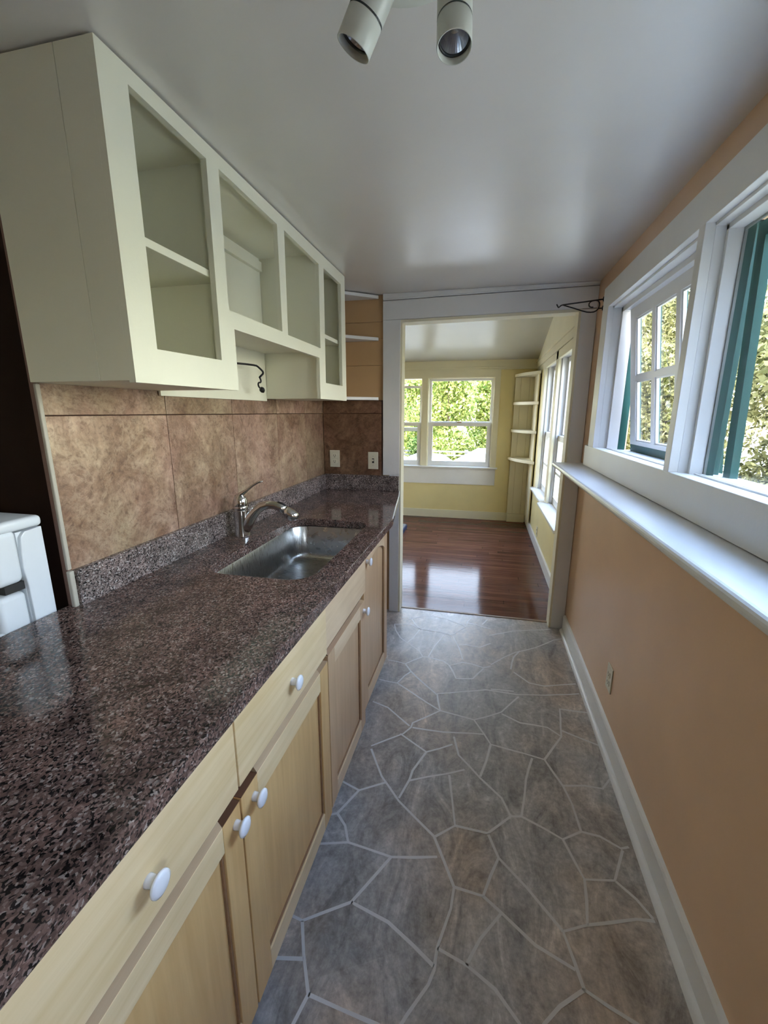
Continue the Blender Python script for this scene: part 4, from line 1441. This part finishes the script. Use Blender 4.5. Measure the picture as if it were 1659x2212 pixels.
# ------------------------------------------------------------------ stove at the left edge
sv = thing('white_stove', (-1.47, 0.45, 0), 'white enamel kitchen range whose back panel rises behind the worktop corner', 'stove')
part('body', MB().box(-1.86, -1.095, 0.12, 0.832, 0.06, 0.868, 0.01, smooth=False), M['appliance'], sv)
part('cooktop', MB().box(-1.865, -1.092, 0.11, 0.765, 0.868, 0.882, 0.004), M['appliance'], sv)
part('end_cap', MB().prism([(0.777, 0.868), (0.833, 0.868), (0.833, 1.116), (0.790, 1.112), (0.779, 1.100), (0.774, 1.06), (0.772, 1.02), (0.776, 0.975)], -1.115, -1.0895, 'x', bev=0.002), M['appliance'], sv, 'flat white end panel of the back guard')
part('back_guard', MB().box(-1.86, -1.10, 0.775, 0.833, 0.868, 1.112), M['appliance'], sv)
part('top_cap', MB().box(-1.868, -1.0855, 0.722, 0.836, 1.1175, 1.146, 0.011, seg=4, smooth=True), M['appliance'], sv)
part('control_panel', MB().box(-1.862, -1.0875, 0.706, 0.7715, 0.990, 1.124, 0.016, seg=5, smooth=True), M['appliance'], sv, 'glossy rounded control panel')
part('lower_panel', MB().box(-1.862, -1.0885, 0.700, 0.7680, 0.868, 0.967, 0.013, seg=5, smooth=True), M['appliance'], sv, 'glossy rounded lower panel')
part('slot', MB().box(-1.855, -1.100, 0.728, 0.774, 0.968, 0.989), M['appliance_dark'], sv, 'dark slot between the panels')

# ------------------------------------------------------------------ mat on the far floor
mt = thing('pet_mat', (-1.25, 4.72, 0), 'thick navy edged pad lying on the wooden floor past the doorway', 'mat')
part('side', MB().prism(rrect(-1.60, -0.858, 4.30, 5.055, 0.03, 6), 0.001, 0.050, 'z', bev=0.006), M['navy'], mt, 'navy side band')
part('top', MB().prism(rrect(-1.588, -0.872, 4.312, 5.043, 0.025, 6), 0.049, 0.0545, 'z', bev=0.002), M['mat_top'], mt, 'grey top')

# ------------------------------------------------------------------ outside
GZ = -1.45
struct('ground', MB().box(-45, 45, -25, 70, GZ - 0.3, GZ), M['lawn'])


def leaf_mesh(name, blobs, count, size, mat, parent, seed, shell=0.55):
    rng = np.random.default_rng(seed)
    vol = np.array([b_[3] * b_[4] * b_[5] for b_ in blobs]) ** (2 / 3)
    idx = rng.choice(len(blobs), size=count, p=vol / vol.sum())
    B = np.array(blobs)[idx]
    d = rng.normal(size=(count, 3))
    d /= np.linalg.norm(d, axis=1)[:, None]
    r = shell + (1 - shell) * rng.random(count) ** 0.6
    r *= 1 + 0.10 * rng.normal(size=count)
    c = B[:, :3] + d * r[:, None] * B[:, 3:6]
    u = rng.normal(size=(count, 3))
    u /= np.linalg.norm(u, axis=1)[:, None]
    t = rng.normal(size=(count, 3))
    v = np.cross(u, t)
    v /= np.linalg.norm(v, axis=1)[:, None]
    s = size * (0.6 + 0.8 * rng.random(count))[:, None]
    w = np.cross(u, v)
    p0 = c - u * s * 0.5
    p1 = c + v * s * 0.26 + w * s * 0.06
    p2 = c + u * s * 0.5
    p3 = c - v * s * 0.26 + w * s * 0.06
    verts = np.stack([p0, p1, p2, p3], 1).reshape(-1, 3)
    me = bpy.data.meshes.new(name)
    me.vertices.add(len(verts))
    me.vertices.foreach_set('co', verts.astype(np.float32).ravel())
    me.loops.add(count * 4)
    me.loops.foreach_set('vertex_index', np.arange(count * 4, dtype=np.int32))
    me.polygons.add(count)
    me.polygons.foreach_set('loop_start', np.arange(0, count * 4, 4, dtype=np.int32))
    me.polygons.foreach_set('loop_total', np.full(count, 4, dtype=np.int32))
    me.update(calc_edges=True)
    me.materials.append(mat)
    o = bpy.data.objects.new(name, me)
    COL.objects.link(o)
    o.parent = parent
    o.location = -parent.location
    return o


def tree(name, x, y, z0, z1, rad, mat, label, cat, group, count, size, seed, nb=16):
    rng = np.random.default_rng(seed + 100)
    t = thing(name, (x, y, GZ), label, cat, group)
    blobs = []
    hz = (z1 - z0)
    for k in range(nb):
        a = rng.random() * 2 * math.pi
        rr = rad * 0.62 * math.sqrt(rng.random())
        zz = z0 + hz * (0.14 + 0.72 * rng.random())
        br = rad * (0.36 + 0.22 * rng.random())
        blobs.append((x + rr * math.cos(a), y + rr * math.sin(a), zz, br, br, br * 0.85))
    leaf_mesh('foliage', blobs, count, size, mat, t, seed)
    tk = MB()
    top = z0 + hz * 0.6
    tk.tube([(x, y, GZ - 0.05), (x + 0.05 * rad, y, (GZ + top) / 2), (x, y + 0.05 * rad, top)], [0.07 * rad + 0.03, 0.055 * rad + 0.02, 0.02], 9)
    part('trunk', tk, M['bark'], t)
    bh = MB()
    for k in range(9):
        b_ = blobs[int(rng.integers(len(blobs)))]
        zz = GZ + (top - GZ) * (0.35 + 0.5 * rng.random())
        p0 = Vector((x, y, zz))
        p2 = Vector(b_[:3]) + Vector((rng.normal() * .2, rng.normal() * .2, .25)) * rad
        p1 = (p0 + p2) / 2 + Vector((0, 0, 0.12 * rad))
        bh.tube([p0, p1, p2], [0.022 * rad + .008, 0.016 * rad + .005, 0.005], 6)
    part('branch', bh, M['bark'], t)
    return t


G1 = 'trees beyond the far room window'
tree('leafy_tree', -3.75, 15.5, -1.0, 3.3, 1.25, M['leaf_bright'], 'yellow green tree filling the narrow left pane of the far window', 'tree', G1, 16000, 0.115, 1)
tree('leafy_tree', -1.2, 15.5, -0.8, 3.4, 1.27, M['leaf_bright'], 'bright yellow green tree in the middle of the far window', 'tree', G1, 20000, 0.115, 2)
tree('dark_tree', 1.38, 15.5, -0.8, 3.4, 1.25, M['leaf_dark'], 'darker green tree at the upper right of the far window', 'tree', G1, 16000, 0.115, 3)
tree('leafy_tree', -2.5, 18.4, -0.8, 3.9, 1.35, M['leaf_bright'], 'yellow green tree showing between the two nearer trees on the left of the far window', 'tree', G1, 16000, 0.13, 4)
tree('leafy_tree', 0.25, 18.4, -0.8, 3.9, 1.35, M['leaf_bright'], 'pale yellow green tree behind the dark tree in the far window', 'tree', G1, 16000, 0.13, 5)
tree('dark_bush', -1.9, 13.25, -1.3, 0.85, 0.44, M['leaf_dark'], 'dark green bush left of the pale shed roof', 'bush', G1, 4000, 0.08, 8, 22)
tree('dry_bush', -2.85, 13.25, -1.3, 1.25, 0.46, M['leaf_tan'], 'tan dry bush low in the narrow left pane of the far window', 'bush', G1, 6000, 0.08, 6, 22)

G2 = 'hedge trees outside the kitchen windows'
tree('hedge_tree', 2.15, 3.45, -1.2, 2.95, 0.95, M['leaf_olive'], 'olive hedge tree at the right edge outside the larger kitchen pane', 'tree', G2, 30000, 0.05, 11)
tree('hedge_tree', 2.0, 5.45, -1.2, 3.3, 1.0, M['leaf_olive'], 'olive hedge tree next to the teal window frame', 'tree', G2, 30000, 0.052, 12)
tree('hedge_tree', 4.35, 6.4, -1.2, 3.9, 1.25, M['leaf_tan'], 'pale tan leaved tree rising behind the hedge', 'tree', G2, 22000, 0.065, 13)
tree('hedge_tree', 2.1, 7.75, -1.2, 3.6, 1.2, M['leaf_tan'], 'pale tan leaved tree seen through the small paned sash', 'tree', G2, 22000, 0.07, 14)
tree('hedge_tree', 3.2, 10.8, -1.2, 4.4, 1.75, M['leaf_olive'], 'tall olive tree farthest behind the small paned sash', 'tree', G2, 20000, 0.095, 15)
tree('leafy_bush', 1.50, 2.35, -1.3, 0.98, 0.50, M['leaf_bright'], 'low green bush just below the larger kitchen pane', 'bush', G2, 7000, 0.06, 16)
tree('hedge_tree', 6.4, 9.8, -1.2, 5.2, 1.6, M['leaf_olive'], 'broad olive tree behind the hedge at the far right', 'tree', G2, 20000, 0.09, 17)

# shed with a pale gable roof, seen low in the far window
sh_ = thing('garden_shed', (0.05, 12.8, GZ), 'small building with a pale gable roof low in the far window', 'building')
part('wall', MB().box(-1.0, 1.1, 12.0, 13.6, GZ, -0.30), M['shed_wall'], sh_)
part('roof', MB().prism([(-1.25, -0.36), (-0.14, 0.26), (0.10, 0.26), (1.35, -0.36), (1.35, -0.30), (0.10, 0.31), (-0.14, 0.31), (-1.25, -0.30)], 11.85, 13.75, 'y').prism([(-1.15, -0.34), (-0.13, 0.255), (0.09, 0.255), (1.25, -0.34)], 12.02, 13.6, 'y'), M['roof_white'], sh_)
fe = thing('rail_fence', (-1.5, 13.9, GZ), 'white two rail fence beside the pale roofed shed', 'fence')
part('rail', MB().box(-4.2, -0.35, 13.84, 13.88, 0.150, 0.195), M['fence'], fe)
part('rail', MB().box(-4.2, -0.35, 13.84, 13.88, 0.035, 0.075), M['fence'], fe)
for xx in (-4.1, -2.9, -1.7, -0.5):
    part('post', MB().box(xx - 0.05, xx + 0.05, 13.88, 13.96, GZ, 0.23), M['fence'], fe)

car_ = thing('parked_car', (-1.3, 10.75, GZ), 'silver car with dark windows parked beyond the narrow left pane of the far window', 'car')
cz0 = -1.15
sx_ = 0.98
body = [(-3.9, cz0), (-0.9, cz0), (-0.85, cz0 + 0.55), (-1.0, cz0 + 0.78), (-3.75, cz0 + 0.84), (-3.95, cz0 + 0.5)]
part('body', MB().prism([(p[0] + sx_, p[1]) for p in body], 10.0, 11.5, 'y', bev=0.05), M['car_paint'], car_)
cab = [(-3.4, cz0 + 0.80), (-1.35, cz0 + 0.78), (-1.70, cz0 + 1.30), (-2.0, cz0 + 1.48), (-2.6, cz0 + 1.52), (-3.0, cz0 + 1.36)]
cabo = part('cabin', MB().prism([(p[0] + sx_, p[1]) for p in cab], 10.1, 11.4, 'y', bev=0.06), M['car_paint'], car_)
win = [(-3.2, cz0 + 0.90), (-1.50, cz0 + 0.88), (-1.78, cz0 + 1.26), (-2.05, cz0 + 1.40), (-2.55, cz0 + 1.43), (-2.90, cz0 + 1.30)]
part('side_window', MB().prism([(p[0] + sx_, p[1]) for p in win], 10.085, 10.1, 'y'), M['car_glass'], cabo, 'dark side windows')
for xx in (-3.2 + sx_, -1.55 + sx_):
    part('wheel', MB().lathe([(0, 0), (0.30, 0), (0.31, 0.03), (0.31, 0.17), (0.30, 0.2), (0, 0.2)], (xx, 9.96, GZ + 0.31), (0, 1, 0), 24), M['rubber'], car_)
